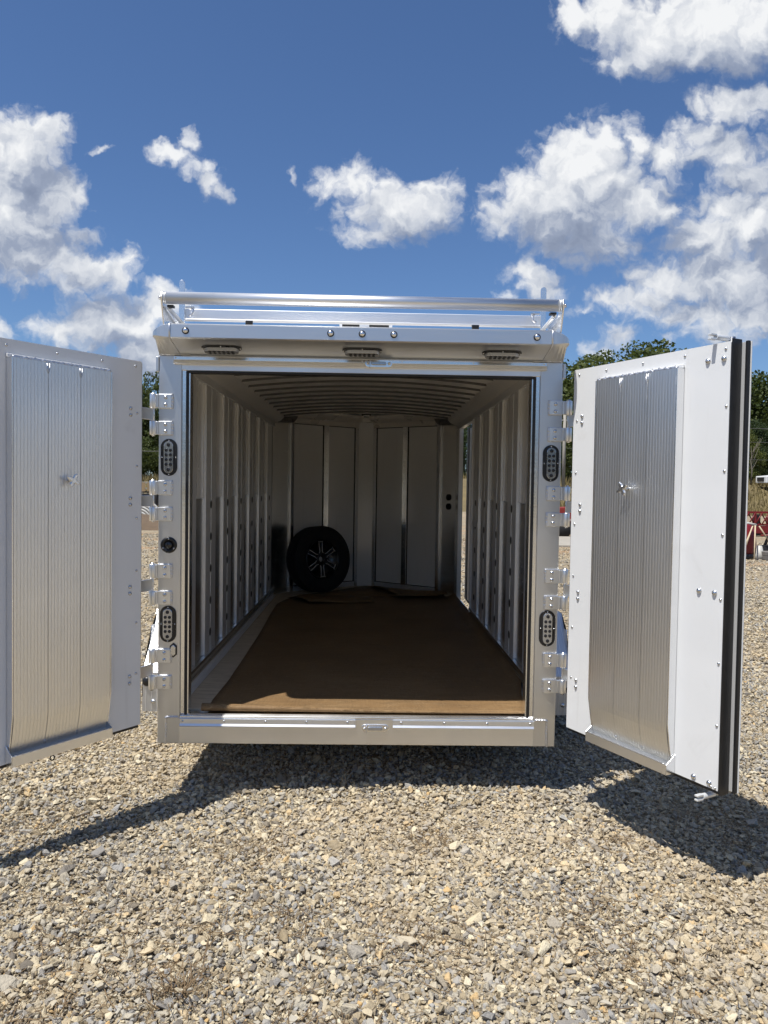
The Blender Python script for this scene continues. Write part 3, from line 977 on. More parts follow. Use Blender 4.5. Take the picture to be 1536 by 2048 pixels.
    # lock bar on the outside with its cams above and below the door
    MB().tube([(0.875, s * -0.085, zb - 0.05), (0.875, s * -0.085, zt + 0.035)], 0.014, 12).build('lock_bar', M_BRIGHT, dr)
    for zc, sg in ((zt + 0.028, 1), (zb - 0.048, -1)):
        mb = MB()
        mb.tube([(0.865, s * -0.070, zc), (0.865, s * 0.004, zc)], 0.0125, 12)
        B(mb, 0.856, 0.874, 0.004, 0.040, zc + 0.004, zc + 0.012)
        B(mb, 0.856, 0.874, 0.004, 0.040, zc - 0.014, zc - 0.006)
        mb.build('lock_cam', M_CLEAR, dr, 0.0015)
    # black strap with an eye that hangs below the door
    kx = 0.455
    mb = MB()
    B(mb, kx - 0.006, kx + 0.006, -0.058, -0.052, zb - 0.046, zb + 0.02)
    ring = [(kx + 0.011 * math.cos(2 * PI * k / 14), s * -0.055, zb - 0.056 + 0.011 * math.sin(2 * PI * k / 14)) for k in range(15)]
    mb.tube(ring, 0.0032, 6)
    mb.build('hold_back_strap', M_BLACK, dr)


build_door('right')
build_door('left')


# ---- visor, roof, roof rack
def build_top():
    # visor: wedge with rounded ends; outline in plan, with lip face and sloping underside
    cr = [(0.897, -0.25), (0.922, -0.249), (0.945, -0.245), (0.963, -0.236), (0.978, -0.221), (0.990, -0.200), (1.000, -0.170), (1.008, -0.130), (1.013, -0.085), (1.0145, -0.045), (1.0148, -0.015)]
    plan = [(-x, y) for x, y in cr[::-1]] + cr
    top, lipt, lipb, bot = [], [], [], []
    for x, y in plan:
        k = min(1.0, max(0, abs(x) - 0.897) / 0.105) ** 1.7
        rise = 0.030 * min(1.0, (y + 0.25) / 0.25)
        top.append((x * 0.995, y + 0.012, 2.072 + rise - k * 0.036))
        lipt.append((x, y, 2.065 + rise * 0.6 - k * 0.036))
        lipb.append((x, y, 2.006 + 0.018 * k))
        bot.append((max(-1.014, min(1.014, x * (1.0 + 0.03 * k))), -0.001, 1.963))
    back = [(x * 0.995, 0.35, 2.105) for x, y in plan]
    lipb2 = [(x * 0.993, y + 0.010, z - 0.006) for x, y, z in lipb]
    v = tpart(MB().grid([back, top, lipt, lipb, lipb2, bot], smooth=False), 'visor', M_VISOR)
    for s in (-1, 1):
        w = [(s * 0.900, -0.19, 2.078), (s * 0.900, -0.24, 2.073), (s * 0.900, -0.252, 2.064), (s * 0.900, -0.2525, 2.035), (s * 0.900, -0.2505, 2.004), (s * 0.903, -0.14, 1.985), (s * 0.907, -0.02, 1.964)]
        tpart(MB().tube(w, [0.003, 0.004, 0.0045, 0.0045, 0.004, 0.003, 0.003], 7), 'weld_bead', M_WELD, v)
        w = [(s * (0.86 + 0.155 * k / 14), -0.005, 1.964 + 0.002 * math.sin(k * 2.2)) for k in range(15)]
        tpart(MB().tube(w, [0.004 + 0.0018 * math.sin(k * 2.1) for k in range(15)], 7), 'weld_bead', M_WELD, v)
    for x in (-0.825, -0.147, 0.001, 0.150, 0.826):
        o = tpart(MB().lathe([(0.0001, 0.0), (0.0165, 0.0), (0.0165, 0.003), (0.0125, 0.004)], Matrix.Translation((x, -0.2507, 2.0365)) @ Matrix.Rotation(R(90), 4, 'X'), 18), 'washer', M_BLACK, v)
        tpart(MB().lathe([(0.0125, 0.003), (0.0110, 0.008), (0.007, 0.011), (0.0001, 0.0115)], Matrix.Translation((x, -0.2507, 2.0365)) @ Matrix.Rotation(R(90), 4, 'X'), 18), 'bolt', M_BRIGHT, v)
    # roof sheet
    P = []
    for i in range(13):
        x = -1.0 + 2.0 * i / 12
        zc = 2.095 + 0.066 * (1 - x * x)
        P.append([(x, 0.60, zc), (x, 4.35, zc)])
    rf = tpart(MB().grid(P), 'roof', M_WHITE)
    N = [(-1.0, 4.35, 2.10), (-0.86, 4.60, 2.12), (-0.11, 5.17, 2.165), (0.11, 5.17, 2.165), (0.86, 4.60, 2.12), (1.0, 4.35, 2.10), (0.5, 4.35, 2.151), (0, 4.35, 2.168), (-0.5, 4.35, 2.151)]
    tpart(MB().add(N, [tuple(range(9))]), 'roof_nose', M_WHITE, rf)
    # ceiling slats, arched
    for k in range(15):
        y0 = 0.12 + 0.295 * k
        top, rows = [], []
        for yy, dz in ((y0, -0.004), (y0 + 0.012, -0.018), (y0 + 0.125, -0.018), (y0 + 0.150, -0.010), (y0 + 0.255, -0.010), (y0 + 0.268, -0.002)):
            rows.append([(-0.87 + 1.74 * i / 14, yy, 2.066 + 0.052 * (1 - (-1 + 2 * i / 14) ** 2) + dz) for i in range(15)])
        sl = tpart(MB().grid(rows, smooth=False), 'ceiling_slat', M_CEIL, rf)
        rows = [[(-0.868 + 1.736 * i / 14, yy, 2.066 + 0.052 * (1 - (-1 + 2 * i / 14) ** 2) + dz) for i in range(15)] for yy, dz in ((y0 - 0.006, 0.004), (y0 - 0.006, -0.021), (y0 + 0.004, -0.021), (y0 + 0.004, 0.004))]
        tpart(MB().grid(rows, smooth=False), 'slat_shadow_line', M_JOINT, rf)  # dark strip drawn as the shade line at each slat's edge
    # dark sheet above the gaps between the slats
    P = [[(-0.9 + 1.8 * i / 14, y, 2.082 + 0.054 * (1 - (-1 + 2 * i / 14) ** 2)) for i in range(15)] for y in (0.1, 4.55)]
    tpart(MB().grid(P), 'ceiling_backing', M_COVE, rf)
    for s in (-1, 1):
        rows = []
        for yy in (0.1, 4.32):
            rows.append([(s * (0.965 - 0.105 * math.sin(PI / 2 * k / 6)), yy, 1.985 + 0.085 * (1 - math.cos(PI / 2 * k / 6)) + 0.012 * k / 6) for k in range(7)])
        tpart(MB().grid(rows), 'cove', M_COVE, rf)
        a, b = sorted((s * 0.852, s * 0.872))
        tpart(MB().box(a, b, 0.12, 4.3, 2.062, 2.072), 'cove_edge', M_STUD, rf)
    # roof hatch seen over the visor
    rv = tpart(MB().box(-0.16, 0.18, 0.90, 1.30, 2.17, 2.305), 'roof_hatch', M_STUD, bev=0.004)
    tpart(MB().box(-0.137, 0.152, 0.893, 0.8985, 2.20, 2.36), 'hatch_screen', M_DARK, rv)
    tpart(MB().box(-0.03, 0.03, 0.885, 0.8925, 2.24, 2.36), 'hatch_arm', M_STUD, rv)
    tpart(MB().box(-0.165, 0.18, 0.88, 1.32, 2.3605, 2.375), 'hatch_lid', M_BRIGHT, rv, bev=0.004)
    # roof rack: roller, two arms, crossbar, rail and side stops
    rk = tpart(MB().box(-0.945, 0.962, 0.22, 0.262, 2.186, 2.243).box(-0.945, 0.962, 0.205, 0.2195, 2.183, 2.1895), 'roof_rack', M_TUBE, bev=0.002)
    tpart(MB().tube([(-0.955, -0.1, 2.2225), (0.965, -0.1, 2.2225)], 0.0292, 32), 'roller', M_TUBE, rk)
    for s in (-1, 1):
        for k in (0.957, 0.964):
            tpart(MB().tube([(s * k + 0.004, -0.1, 2.2225), (s * (k + 0.004) + 0.004, -0.1, 2.2225)], 0.0305, 28), 'roller_ring', M_STUD, rk)
        a, b = sorted((s * 0.972 + 0.004, s * 0.980 + 0.004))
        arm = [(-0.132, 2.222), (-0.120, 2.248), (-0.1, 2.255), (-0.080, 2.247), (-0.068, 2.225), (-0.02, 2.19), (0.20, 2.185), (0.20, 2.11), (-0.06, 2.085), (-0.08, 2.10)]
        tpart(MB().prism(arm, a, b, 'x'), 'rack_arm', M_BRIGHT, rk, bev=0.002)
        tpart(MB().tube([(s * 0.955, -0.05, 2.185), (s * 0.945, 0.22, 2.155)], 0.010, 8), 'arm_brace', M_STUD, rk)
        tpart(MB().tube([(s * 0.986 + 0.004, -0.1, 2.2225), (s * 0.994 + 0.004, -0.1, 2.2225)], 0.009, 10), 'roller_bolt', M_RIVET, rk)
        tpart(MB().box(*sorted((s * 0.925, s * 0.955)), -0.085, -0.05, 2.183, 2.193), 'roller_stop', M_BLACK, rk)
        # hook catch beside the arm
        mb = MB().tube([(s * 0.90, 0.17, 2.243), (s * 0.885, 0.165, 2.228), (s * 0.89, 0.16, 2.205), (s * 0.905, 0.16, 2.192)], 0.0075, 8)
        mb.box(*sorted((s * 0.88, s * 0.925)), 0.155, 0.175, 2.236, 2.243)
        tpart(mb, 'catch', M_WELD, rk)
        # side stop: flat upright with a rounded head
        pl = [(x - 0.0145, z) for x, z in [(0.0, 2.12), (0.029, 2.12), (0.029, 2.375)] + [(0.0145 + 0.0145 * math.cos(PI * k / 8), 2.375 + 0.0145 * math.sin(PI * k / 8)) for k in range(1, 8)] + [(0.0, 2.375)]]
        tpart(MB().prism([(s * 0.953 + x, z) for x, z in pl], 0.20, 0.212, 'y'), 'side_stop', M_BRIGHT, rk, bev=0.002)
        tpart(MB().box(s * 0.596 - 0.003 - 0.019, s * 0.596 - 0.003 + 0.019, 0.19, 0.204, 2.10, 2.182), 'rack_clamp', M_BLACK, rk, bev=0.002)


build_top()


# ---- side walls, nose and floor
def keyhole(parent, x, y, z, s, me):
    put('keyhole_slot', me, parent, (x, y, z + OZ))


def build_walls():
    poly = [(0.0, 0.026), (0.020, 0.020), (0.028, 0.010), (0.028, -0.010), (0.020, -0.020), (0.0, -0.026), (-0.020, -0.020), (-0.028, -0.010), (-0.028, 0.010), (-0.020, 0.020)]
    for s in (-1, 1):
        ys = [0.483 + 0.577 * k for k in range(7)] if s < 0 else [0.485, 1.075, 1.66, 2.25, 2.76]
        end = YB if s < 0 else 2.985
        a, b = sorted((s * 1.0, s * 1.014))
        mb = MB().box(a, b, 0.095, end, 0.02, 2.09)
        if s > 0: mb.box(1.0, 1.004, 4.0, YB, 0.02, 2.09).box(a, b, end + 0.001, 3.999, 1.93, 2.09).box(a, b, end + 0.001, 3.999, 0.02, 0.150)
        wall = tpart(mb, 'side_wall', M_WHITE)
        # sheets between the studs: white above, bare aluminium below
        edges = [0.10] + ys + ([YB] if s < 0 else [2.98])
        for y0, y1 in zip(edges[:-1], edges[1:]):
            if y1 - y0 < 0.06: continue
            a, b = sorted((s * 0.984, s * 0.989))
            tpart(MB().box(a, b, y0 + 0.002, y1 - 0.002, 1.232, 1.95), 'upper_panel', M_WALLW, wall)
            a, b = sorted((s * 0.981, s * 0.9885))
            tpart(MB().box(a, b, y0 + 0.002, y1 - 0.002, 0.25, 1.2315), 'lower_panel', M_PANELAL, wall, bev=0.001)
        slot = MB().prism(poly, *sorted((s * 0.9668, s * 0.9677)), 'x').mesh('keyhole_slot', M_KEY)
        for y in ys:
            mb = MB()
            a, b = sorted((s * 0.968, s * 0.9838))
            mb.box(a, b, y - 0.155, y - 0.011, 0.248, 1.935)
            mb.box(a, b, y + 0.011, y + 0.155, 0.248, 1.935)
            a, b = sorted((s * 0.976, s * 0.9837))
            st = tpart(mb, 'stud', M_STUD, wall, bev=0.002)
            tpart(MB().box(a, b, y - 0.0108, y + 0.0108, 0.248, 1.935), 'stud_slot', M_JOINT, wall)  # dark strip between the flanges; the gap's shade put into its colour
            for k in range(5):
                put('keyhole_slot', slot, wall, (0, y, 0.37 + 0.205 * k + OZ))
            for dy in (-0.09, 0.09):
                put('screw', SCREW, wall, (s * 0.9678, y + dy, 0.262 + OZ), (0, -s * R(90), 0))
        # rails at head and foot
        a, b = sorted((s * 0.962, s * 0.9836))
        y1 = YB if s < 0 else 2.98
        tpart(MB().box(a, b, 0.10, YB, 1.9355, 1.985), 'head_rail', M_STUD, wall, bev=0.002)
        sec = [(s * 0.984, 0.2475), (s * 0.955, 0.2475), (s * 0.950, 0.232), (s * 0.962, 0.225), (s * 0.962, 0.200), (s * 0.952, 0.196), (s * 0.952, 0.186), (s * 0.964, 0.182), (s * 0.964, 0.152), (s * 0.984, 0.152)]
        tpart(MB().prism(sec, 0.10, y1, 'y'), 'foot_rail', M_PANELAL, wall, bev=0.001)
        # angle along the floor edge
        sec = [(s * 0.9638, 0.1525), (s * 0.9638, 0.1815), (s * 0.958, 0.1815), (s * 0.955, 0.1575), (s * 0.925, 0.1555), (s * 0.925, 0.1525)]
        tpart(MB().prism(sec, 0.06, y1, 'y'), 'floor_angle', M_STUD, wall)
    # side door, standing ajar in the opening of the right wall
    wall = [o for o in trailer.children if o.name.startswith('side_wall')][1]
    tpart(MB().box(0.962, 1.003, 4.000, 4.030, 0.151, 1.93), 'door_jamb', M_TUBE, wall, bev=0.002)
    tpart(MB().box(0.957, 1.003, 2.968, 2.984, 0.151, 1.93), 'door_jamb', M_STUD, wall, bev=0.002)
    tpart(MB().box(0.962, 1.003, 2.9845, 3.9995, 0.1505, 0.166), 'door_sill', M_PANELAL, wall, bev=0.002)
    tpart(MB().box(0.962, 1.003, 2.9845, 3.9995, 1.9255, 1.9350), 'door_head', M_STUD, wall)
    tpart(MB().box(0.962, 0.9835, 4.0305, YB, 0.20, 1.93), 'end_sheet', M_PANELAL, wall)
    sd = MB().box(0, 0.985, -0.04, 0.0, 0.200, 1.915).build('side_door', M_WHITE, trailer, 0.002)
    sd.location = (1.034, 2.998, OZ)
    sd.rotation_euler = (0, 0, R(90) - 0.0104)
    sd['label'] = 'side entry door left ajar near the nose'
    MB().box(0.82, 0.986, 0.0003, 0.004, 0.19, 1.925).build('side_door_seal', M_BLACK, sd)
    MB().box(0.0, 0.985, -0.038, 0.003, 0.182, 0.1995).build('bottom_seal', M_BLACK, sd, 0.001)
    MB().box(0.0, 0.985, -0.038, 0.003, 1.9155, 1.930).build('top_seal', M_BLACK, sd, 0.001)
    # low plate across the last right stud pair
    tpart(MB().box(0.9630, 0.9660, 2.60, 2.915, 0.985, 1.03), 'tie_plate', M_STUD, wall)

    # nose: corner sheets, two raking faces, blunt centre
    nose = tpart(MB().prism([(-1.014, YB + 0.0005), (-0.845, 4.60), (-0.105, 5.16), (0.105, 5.16), (0.845, 4.60), (1.014, YB + 0.0005), (1.0, YB + 0.0005), (0.838, 4.59), (0.10, 5.147), (-0.10, 5.147), (-0.838, 4.59), (-1.0, YB + 0.0005)], 0.02, 2.175, 'z'), 'nose_wall', M_WHITE)

    def slab(p, q, t0, t1, z0, z1, off=0.0):
        """upright slab from plan point p to q between fractions, standing off the face"""
        p, q = Vector(p), Vector(q)
        d = (q - p)
        n = Vector((d.y, -d.x)).normalized()
        if n.y > 0: n = -n
        a, b = p + d * t0, p + d * t1
        A = [a + n * off, b + n * off, b, a]
        return MB().prism([tuple(v) for v in A], z0, z1, 'z')
    for s in (-1, 1):
        c0, c1 = (s * 0.985, YB + 0.004), (s * 0.83, 4.565)
        co = tpart(slab(c0, c1, 0, 1, 0.152, 2.08, 0.004), 'corner_sheet', M_PANELAL, nose)
        v0, v1 = (s * 0.83, 4.565), (s * 0.10, 5.125)
        fr = [(0.0, 0.045, 0.152, 2.0), (0.955, 1.0, 0.152, 2.0), (0.475, 0.545, 0.205, 2.0)]
        for t0, t1, z0, z1 in fr:
            tpart(slab(v0, v1, t0, t1, z0, z1, 0.026), 'nose_stud', M_BRIGHT, nose, bev=0.002)
        tpart(slab(v0, v1, 0.0455, 0.9545, 0.152, 0.2045, 0.022), 'nose_foot_rail', M_STUD, nose, bev=0.002)
        tpart(slab(v0, v1, 0.0, 1.0, 2.0005, 2.055, 0.028), 'nose_head_rail', M_NCOVE, nose, bev=0.002)
        tpart(slab(v0, v1, 0.0455, 0.9545, 0.2046, 2.0, 0.003), 'panel_joint', M_DARK, nose)
        tpart(slab(v0, v1, 0.0560, 0.4640, 0.214, 1.992, 0.008), 'nose_panel', M_NOSEW, nose)
        tpart(slab(v0, v1, 0.5560, 0.9440, 0.214, 1.992, 0.008), 'nose_panel', M_NOSEW, nose)
        # rounded cove above the raking faces
        p, q = Vector(v0), Vector(v1)
        n = Vector(((q - p).y, -(q - p).x)).normalized()
        if n.y > 0: n = -n
        rows = []
        for e in (p, q):
            rows.append([(*(e + n * (0.03 + 0.09 * math.sin(PI / 2 * k / 6))), 2.056 + 0.075 * (1 - math.cos(PI / 2 * k / 6))) for k in range(7)])
        tpart(MB().grid(rows), 'nose_cove', M_NCOVE, nose)
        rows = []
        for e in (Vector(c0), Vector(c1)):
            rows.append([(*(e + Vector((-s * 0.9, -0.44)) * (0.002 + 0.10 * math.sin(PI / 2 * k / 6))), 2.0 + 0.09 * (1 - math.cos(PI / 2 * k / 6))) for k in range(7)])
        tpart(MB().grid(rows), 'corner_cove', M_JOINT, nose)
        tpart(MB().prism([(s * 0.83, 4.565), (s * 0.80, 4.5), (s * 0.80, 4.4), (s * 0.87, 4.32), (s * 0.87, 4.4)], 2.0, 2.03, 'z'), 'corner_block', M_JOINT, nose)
    tpart(MB().box(-0.0995, 0.0995, 5.12, 5.128, 0.152, 2.06), 'centre_sheet', M_NOSEW, nose)
    tpart(MB().box(-0.115, 0.115, 5.07, 5.13, 2.0605, 2.12), 'centre_block', M_COVE, nose, bev=0.003)
    tpart(MB().box(-0.055, 0.055, 5.03, 5.09, 2.121, 2.165), 'dome_lamp', M_PLASTIC, nose, bev=0.004)
    tpart(MB().box(-0.035, 0.035, 5.02, 5.0295, 2.128, 2.136), 'lamp_strip', M_STUD, nose)
    for z in (1.215, 1.115):
        M = Matrix.Translation((0.905, 4.418, z)) @ Matrix.Rotation(math.atan2(0.285, -0.155) - R(90) + R(90), 4, 'Z') @ Matrix.Rotation(R(90), 4, 'X')
        tpart(MB().lathe([(0.0001, 0.012), (0.030, 0.012), (0.034, 0.008), (0.034, -0.012), (0.0001, -0.012)], M, 20), 'cable_port', M_DARK, nose)
    # floor
    out = [(-0.985, 0.10), (0.985, 0.10), (0.985, YB), (0.82, 4.56), (0.09, 5.12), (-0.09, 5.12), (-0.82, 4.56), (-0.985, YB)]
    tpart(MB().prism(out, 0.125, 0.150, 'z'), 'floor', M_PLY)
    # frame below the floor
    un = MB().box(-0.95, -0.88, 0.101, 4.3, 0.0, 0.124).box(0.88, 0.95, 0.101, 4.3, 0.0, 0.124)
    for y in (0.5, 0.95, 1.4, 1.85, 2.3, 2.75, 3.2, 3.65, 4.1): un.box(-0.879, 0.879, y, y + 0.05, 0.03, 0.1235)
    tpart(un, 'chassis', M_POST)


build_walls()


# ---- fenders, wheels
def wheel_parts(root, M, r, w, fancy=True):
    """tyre and rim about local z of M; +z is the face"""
    rb = r * 0.60
    prof = [(rb, -w * 0.40), (rb + 0.012, -w * 0.48), (r * 0.86, -w * 0.5), (r * 0.965, -w * 0.44)]
    for k in range(5):
        zc = -w * 0.36 + k * w * 0.18
        prof += [(r, zc - w * 0.065), (r, zc + w * 0.065), (r - 0.009, zc + w * 0.07), (r - 0.009, zc + w * 0.105)]
    prof += [(r * 0.965, w * 0.44), (r * 0.86, w * 0.5), (rb + 0.03, w * 0.49), (rb + 0.012, w * 0.46), (rb, w * 0.40)]
    MB().lathe(prof, M, 56, False).build('tyre', M_TYRE, root)
    rim = MB().lathe([(rb + 0.001, -w * 0.4), (rb + 0.001, w * 0.41), (rb - 0.006, w * 0.44), (rb - 0.016, w * 0.41), (rb - 0.022, w * 0.10), (rb * 0.55, w * 0.02), (0.03, w * 0.02)], M, 48).build('rim', M_RIM, root)
    return rim, rb


def spoke_rim(root, rim, M, rb, w):
    z0 = w * 0.30
    hub = MB().lathe([(0.030, z0 - 0.03), (0.062, z0 - 0.03), (0.066, z0 - 0.01), (0.060, z0), (0.040, z0 + 0.002), (0.032, z0 - 0.004)], M, 28)
    hub.build('hub', M_RIM, root)
    MB().lathe([(0.030, z0 - 0.028), (0.0001, z0 - 0.030)], M, 20).build('hub_bore', M_STUD, root)
    for k in range(6):
        A = M @ Matrix.Rotation(R(60 * k + 2), 4, 'Z')
        sp = MB().prism([(0.045, -0.030), (0.085, -0.017), (rb - 0.030, -0.024), (rb - 0.006, -0.040), (rb - 0.006, 0.040), (rb - 0.030, 0.024), (0.085, 0.017), (0.045, 0.030)], z0 - 0.022, z0, 'z')
        sp.xf(A).build('spoke', M_RIM, root, 0.003)
        ed = MB()
        for sg in (-1, 1):
            ed.tube([(0.066, sg * 0.024, z0 + 0.001), (0.086, sg * 0.0165, z0 + 0.001), (rb - 0.034, sg * 0.0225, z0 + 0.001)], 0.0046, 5)
        ed.tube([(rb - 0.026, -0.026, z0 + 0.001), (rb - 0.010, -0.040, z0 + 0.001), (rb - 0.010, 0.040, z0 + 0.001), (rb - 0.026, 0.026, z0 + 0.001), (rb - 0.026, -0.026, z0 + 0.001)], 0.0046, 5)
        ed.xf(A).build('machined_edge', M_EDGE, root)
        MB().lathe([(0.008, z0), (0.007, z0 + 0.006), (0.0001, z0 + 0.007)], M @ Matrix.Rotation(R(60 * k + 32), 4, 'Z') @ Matrix.Translation((0.050, 0, 0)), 8).build('lug_hole', M_DARK, root)


def build_running_gear():
    for s in (-1, 1):
        for y in (1.24, 2.10):
            M = Matrix.Translation((s * 1.170, y, 0.355)) @ Matrix.Rotation(s * R(90), 4, 'Y')
            wh = empty('wheel', (0, 0, 0), trailer)
            wheel_parts(wh, M, 0.350, 0.215)
        # fender with raked ends
        x0, x1 = s * 1.0165, s * 1.325
        prof = [(0.80, -0.075), (0.80, 0.165), (1.13, 0.505), (2.22, 0.505), (2.55, 0.165), (2.55, -0.075)]
        inner = [(y + (0.004 if y < 1.5 else -0.004), z - (0.004 if 0 < z else 0)) for y, z in prof]
        th = 0.004
        mb = MB()
        for (y0, z0), (y1, z1) in zip(prof[:-1], prof[1:]):
            d = Vector((y1 - y0, z1 - z0)).normalized()
            n = Vector((-d.y, d.x)) * th
            a, b = sorted((x0, x1))
            mb.prism([(y0, z0), (y1, z1), (y1 - n.x, z1 - n.y), (y0 - n.x, z0 - n.y)], a, b, 'x')
        fe = tpart(mb, 'fender', M_FENDER, bev=0.0)
        a, b = sorted((x1 - s * 0.004, x1))
        tpart(MB().prism([(0.80, 0.02), (0.80, 0.165), (1.13, 0.505), (2.22, 0.505), (2.55, 0.165), (2.55, 0.02), (2.35, 0.42), (1.0, 0.42)], a + s * 0.0005, b + s * 0.0005, 'x'), 'fender_side', M_BRIGHT, fe)
        # ribs of the extruded sheet
        for k in range(9):
            xx = s * (1.03 + 0.034 * k)
            tpart(MB().box(xx - 0.0012, xx + 0.0012, 0.7965, 0.7995, -0.073, 0.163), 'fender_rib', M_STUD, fe)
            d = Vector((0.33, 0.34)).normalized()
            n = Vector((-d.y, d.x)) * 0.003
            tpart(MB().prism([(0.80, 0.165), (1.13, 0.505), (1.13 + n.x, 0.505 + n.y), (0.80 + n.x, 0.165 + n.y)], xx - 0.0012, xx + 0.0012, 'x'), 'fender_rib', M_STUD, fe)
        put('bolt', BOLT, fe, (s * 1.258, 0.7985, -0.012 + OZ), BACK, (1.5, 1.5, 1.5))
        if s < 0:
            M = Matrix.Translation((-1.293, 0.799, 0.112 + OZ)) @ Matrix.Rotation(R(90), 4, 'X')
            tpart(MB().lathe([(0.0001, 0.0), (0.030, 0.0), (0.030, 0.010), (0.022, 0.020), (0.0001, 0.022)], M, 18).lift(-OZ), 'fender_lamp', M_PLASTIC, fe)
        else:
            tpart(MB().prism([(1.262, 0.10), (1.30, 0.095), (1.30, 0.055), (1.285, 0.06)], 0.79, 0.7985, 'y'), 'fender_lamp', M_PLASTIC, fe)


build_running_gear()

# ------------------------------------------------------------------ spare wheel inside
n_v = Vector((0.56, 0.73))      # along the left raking face
face = Vector((0.608, -0.794))  # outwards from it
SR = 0.362
cw = Vector((-0.500, 4.545))
sp = empty('spare_wheel', (cw.x, cw.y, 0.15 + OZ))
tag(sp, 'black spare wheel with six spokes leaning against the nose wall inside the trailer', 'wheel')
zf = Vector((face.x, face.y, 0.10)).normalized()
xf = Vector((-face.y, face.x, 0)).normalized()
yf = zf.cross(xf)
MS = Matrix((xf, yf, zf)).transposed().to_4x4()
MS.translation = Vector((0, 0, SR + 0.001))
rim, rb = wheel_parts(sp, MS, SR, 0.20)
spoke_rim(sp, rim, MS @ Matrix.Rotation(R(90), 4, 'Z'), rb, 0.20)


# ------------------------------------------------------------------ brown floor paper
def build_paper():
    zf0 = 0.1535 + OZ
    left = [(0.06, -0.775), (0.25, -0.785), (0.7, -0.775), (1.4, -0.785), (2.2, -0.80), (3.0, -0.83), (3.6, -0.845), (3.9, -0.80), (4.1, -0.74), (4.2, -0.70)]
    right = [(0.06, 0.885), (0.3, 0.905), (0.6, 0.955), (1.0, 0.962), (4.2, 0.962)]
    back = 4.25

    def lerp(T, y):
        for (a, p), (b, q) in zip(T[:-1], T[1:]):
            if y <= b: return p + (q - p) * (y - a) / (b - a)
        return T[-1][1]
    rr = random.Random(3)
    rows = []
    ny, nx = 90, 44
    for i in range(ny + 1):
        y = 0.06 + (back - 0.06) * i / ny
        xl, xr = lerp(left, y), lerp(right, y)
        row = []
        for j in range(nx + 1):
            t = j / nx
            x = xl + (xr - xl) * t
            z = zf0 + 0.0015 + 0.0035 * max(0, math.sin(3.7 * x + 2.2 * y) * math.sin(1.9 * y - 1.1 * x)) + 0.002 * max(0, math.sin(9 * y + 0.8 * math.sin(4 * x)))
            if x > 0.86 and y > 0.25: z += min(1.0, (y - 0.25) / 0.3) * 0.045 * ((x - 0.86) / 0.10) ** 2
            row.append((x, y, z))
        rows.append(row)
    mb = MB().grid(rows)
    # forward of the straight part the sheet runs to a point under the nose
    tip = [[(-0.70 + 1.62 * j / 12, 4.25, zf0 + 0.002) for j in range(13)], [(-0.35 + 1.0 * j / 12, 4.60, zf0 + 0.004) for j in range(13)], [(0.0 + 0.14 * j / 12, 5.02, zf0 + 0.012) for j in range(13)]]
    mb.grid(tip)
    pp = mb.build('floor_paper', M_KRAFT)
    pp.modifiers.new('solid', 'SOLIDIFY').thickness = 0.0012
    tag(pp, 'sheet of brown kraft paper rolled out over the trailer floor', 'floor paper')
    # curled front edge: a roll at the left that flattens to the right
    rings = []
    for i in range(41):
        t = i / 40
        x = -0.80 + 1.68 * t
        r = 0.017 * (1 - t) ** 0.9 + 0.003
        sq = 1 - 0.35 * t
        rings.append([(x, 0.050 + r * 1.25 * math.cos(a) + 0.003 * math.sin(7 * t), zf0 + 0.0005 + r * sq + r * sq * math.sin(a)) for a in [2 * PI * k / 16 * 0.985 for k in range(17)]])
    MB().grid(rings).build('rolled_edge', M_KRAFT, pp)
    # loose flaps at the far end
    def flap(a, b, c, d, h0, h1, name='loose_flap', bow=0.03):
        rows = []
        for i in range(9):
            t = i / 8
            row = []
            for j in range(17):
                u = j / 16
                p = (Vector(a) * (1 - u) + Vector(b) * u) * (1 - t) + (Vector(d) * (1 - u) + Vector(c) * u) * t
                z = zf0 + 0.006 + (h0 * (1 - u) + h1 * u) * math.sin(PI * 0.5 * t) + bow * math.sin(PI * t) * 0.5 + 0.004 * math.sin(9 * u)
                row.append((p.x, p.y, z))
            rows.append(row)
        o = MB().grid(rows).build(name, M_KRAFT, pp)
        o.modifiers.new('solid', 'SOLIDIFY').thickness = 0.0012
    flap((-0.80, 4.02), (0.02, 4.12), (0.12, 3.70), (-0.52, 3.62), 0.020, 0.010, bow=0.055)
    flap((0.06, 4.96), (0.86, 4.30), (0.88, 4.10), (0.36, 4.02), 0.030, 0.045, bow=0.06)
    MB().prism([(-0.62, 4.10), (0.10, 4.10), (0.10, 4.04), (-0.62, 4.04)], zf0 + 0.02, zf0 + 0.022, 'z')


build_paper()


# ------------------------------------------------------------------ far ground: bank, kerb, mound
M_DIRT = plain('dry_brown_soil', (0.12, 0.082, 0.05), 0.9, var=0.5, scale=5, bumpk=0.8, bscale=9)
M_HAY = plain('dry_bank_grass', (0.15, 0.115, 0.05), 0.9, var=0.55, scale=0.9, bumpk=0.6, bscale=12)
M_CONC = plain('pale_concrete', (0.34, 0.31, 0.26), 0.85, var=0.2, scale=4)


def hill(x, y):
    """height of the grassy bank behind the lot"""
    t = min(1.0, max(0.0, (y - 46 - 0.06 * x) / 12))
    return 2.35 * t * t * (3 - 2 * t) * (0.55 + 0.45 * min(1, max(0, (x + 30) / 45))) + 0.25 * math.sin(x * 0.31) * t


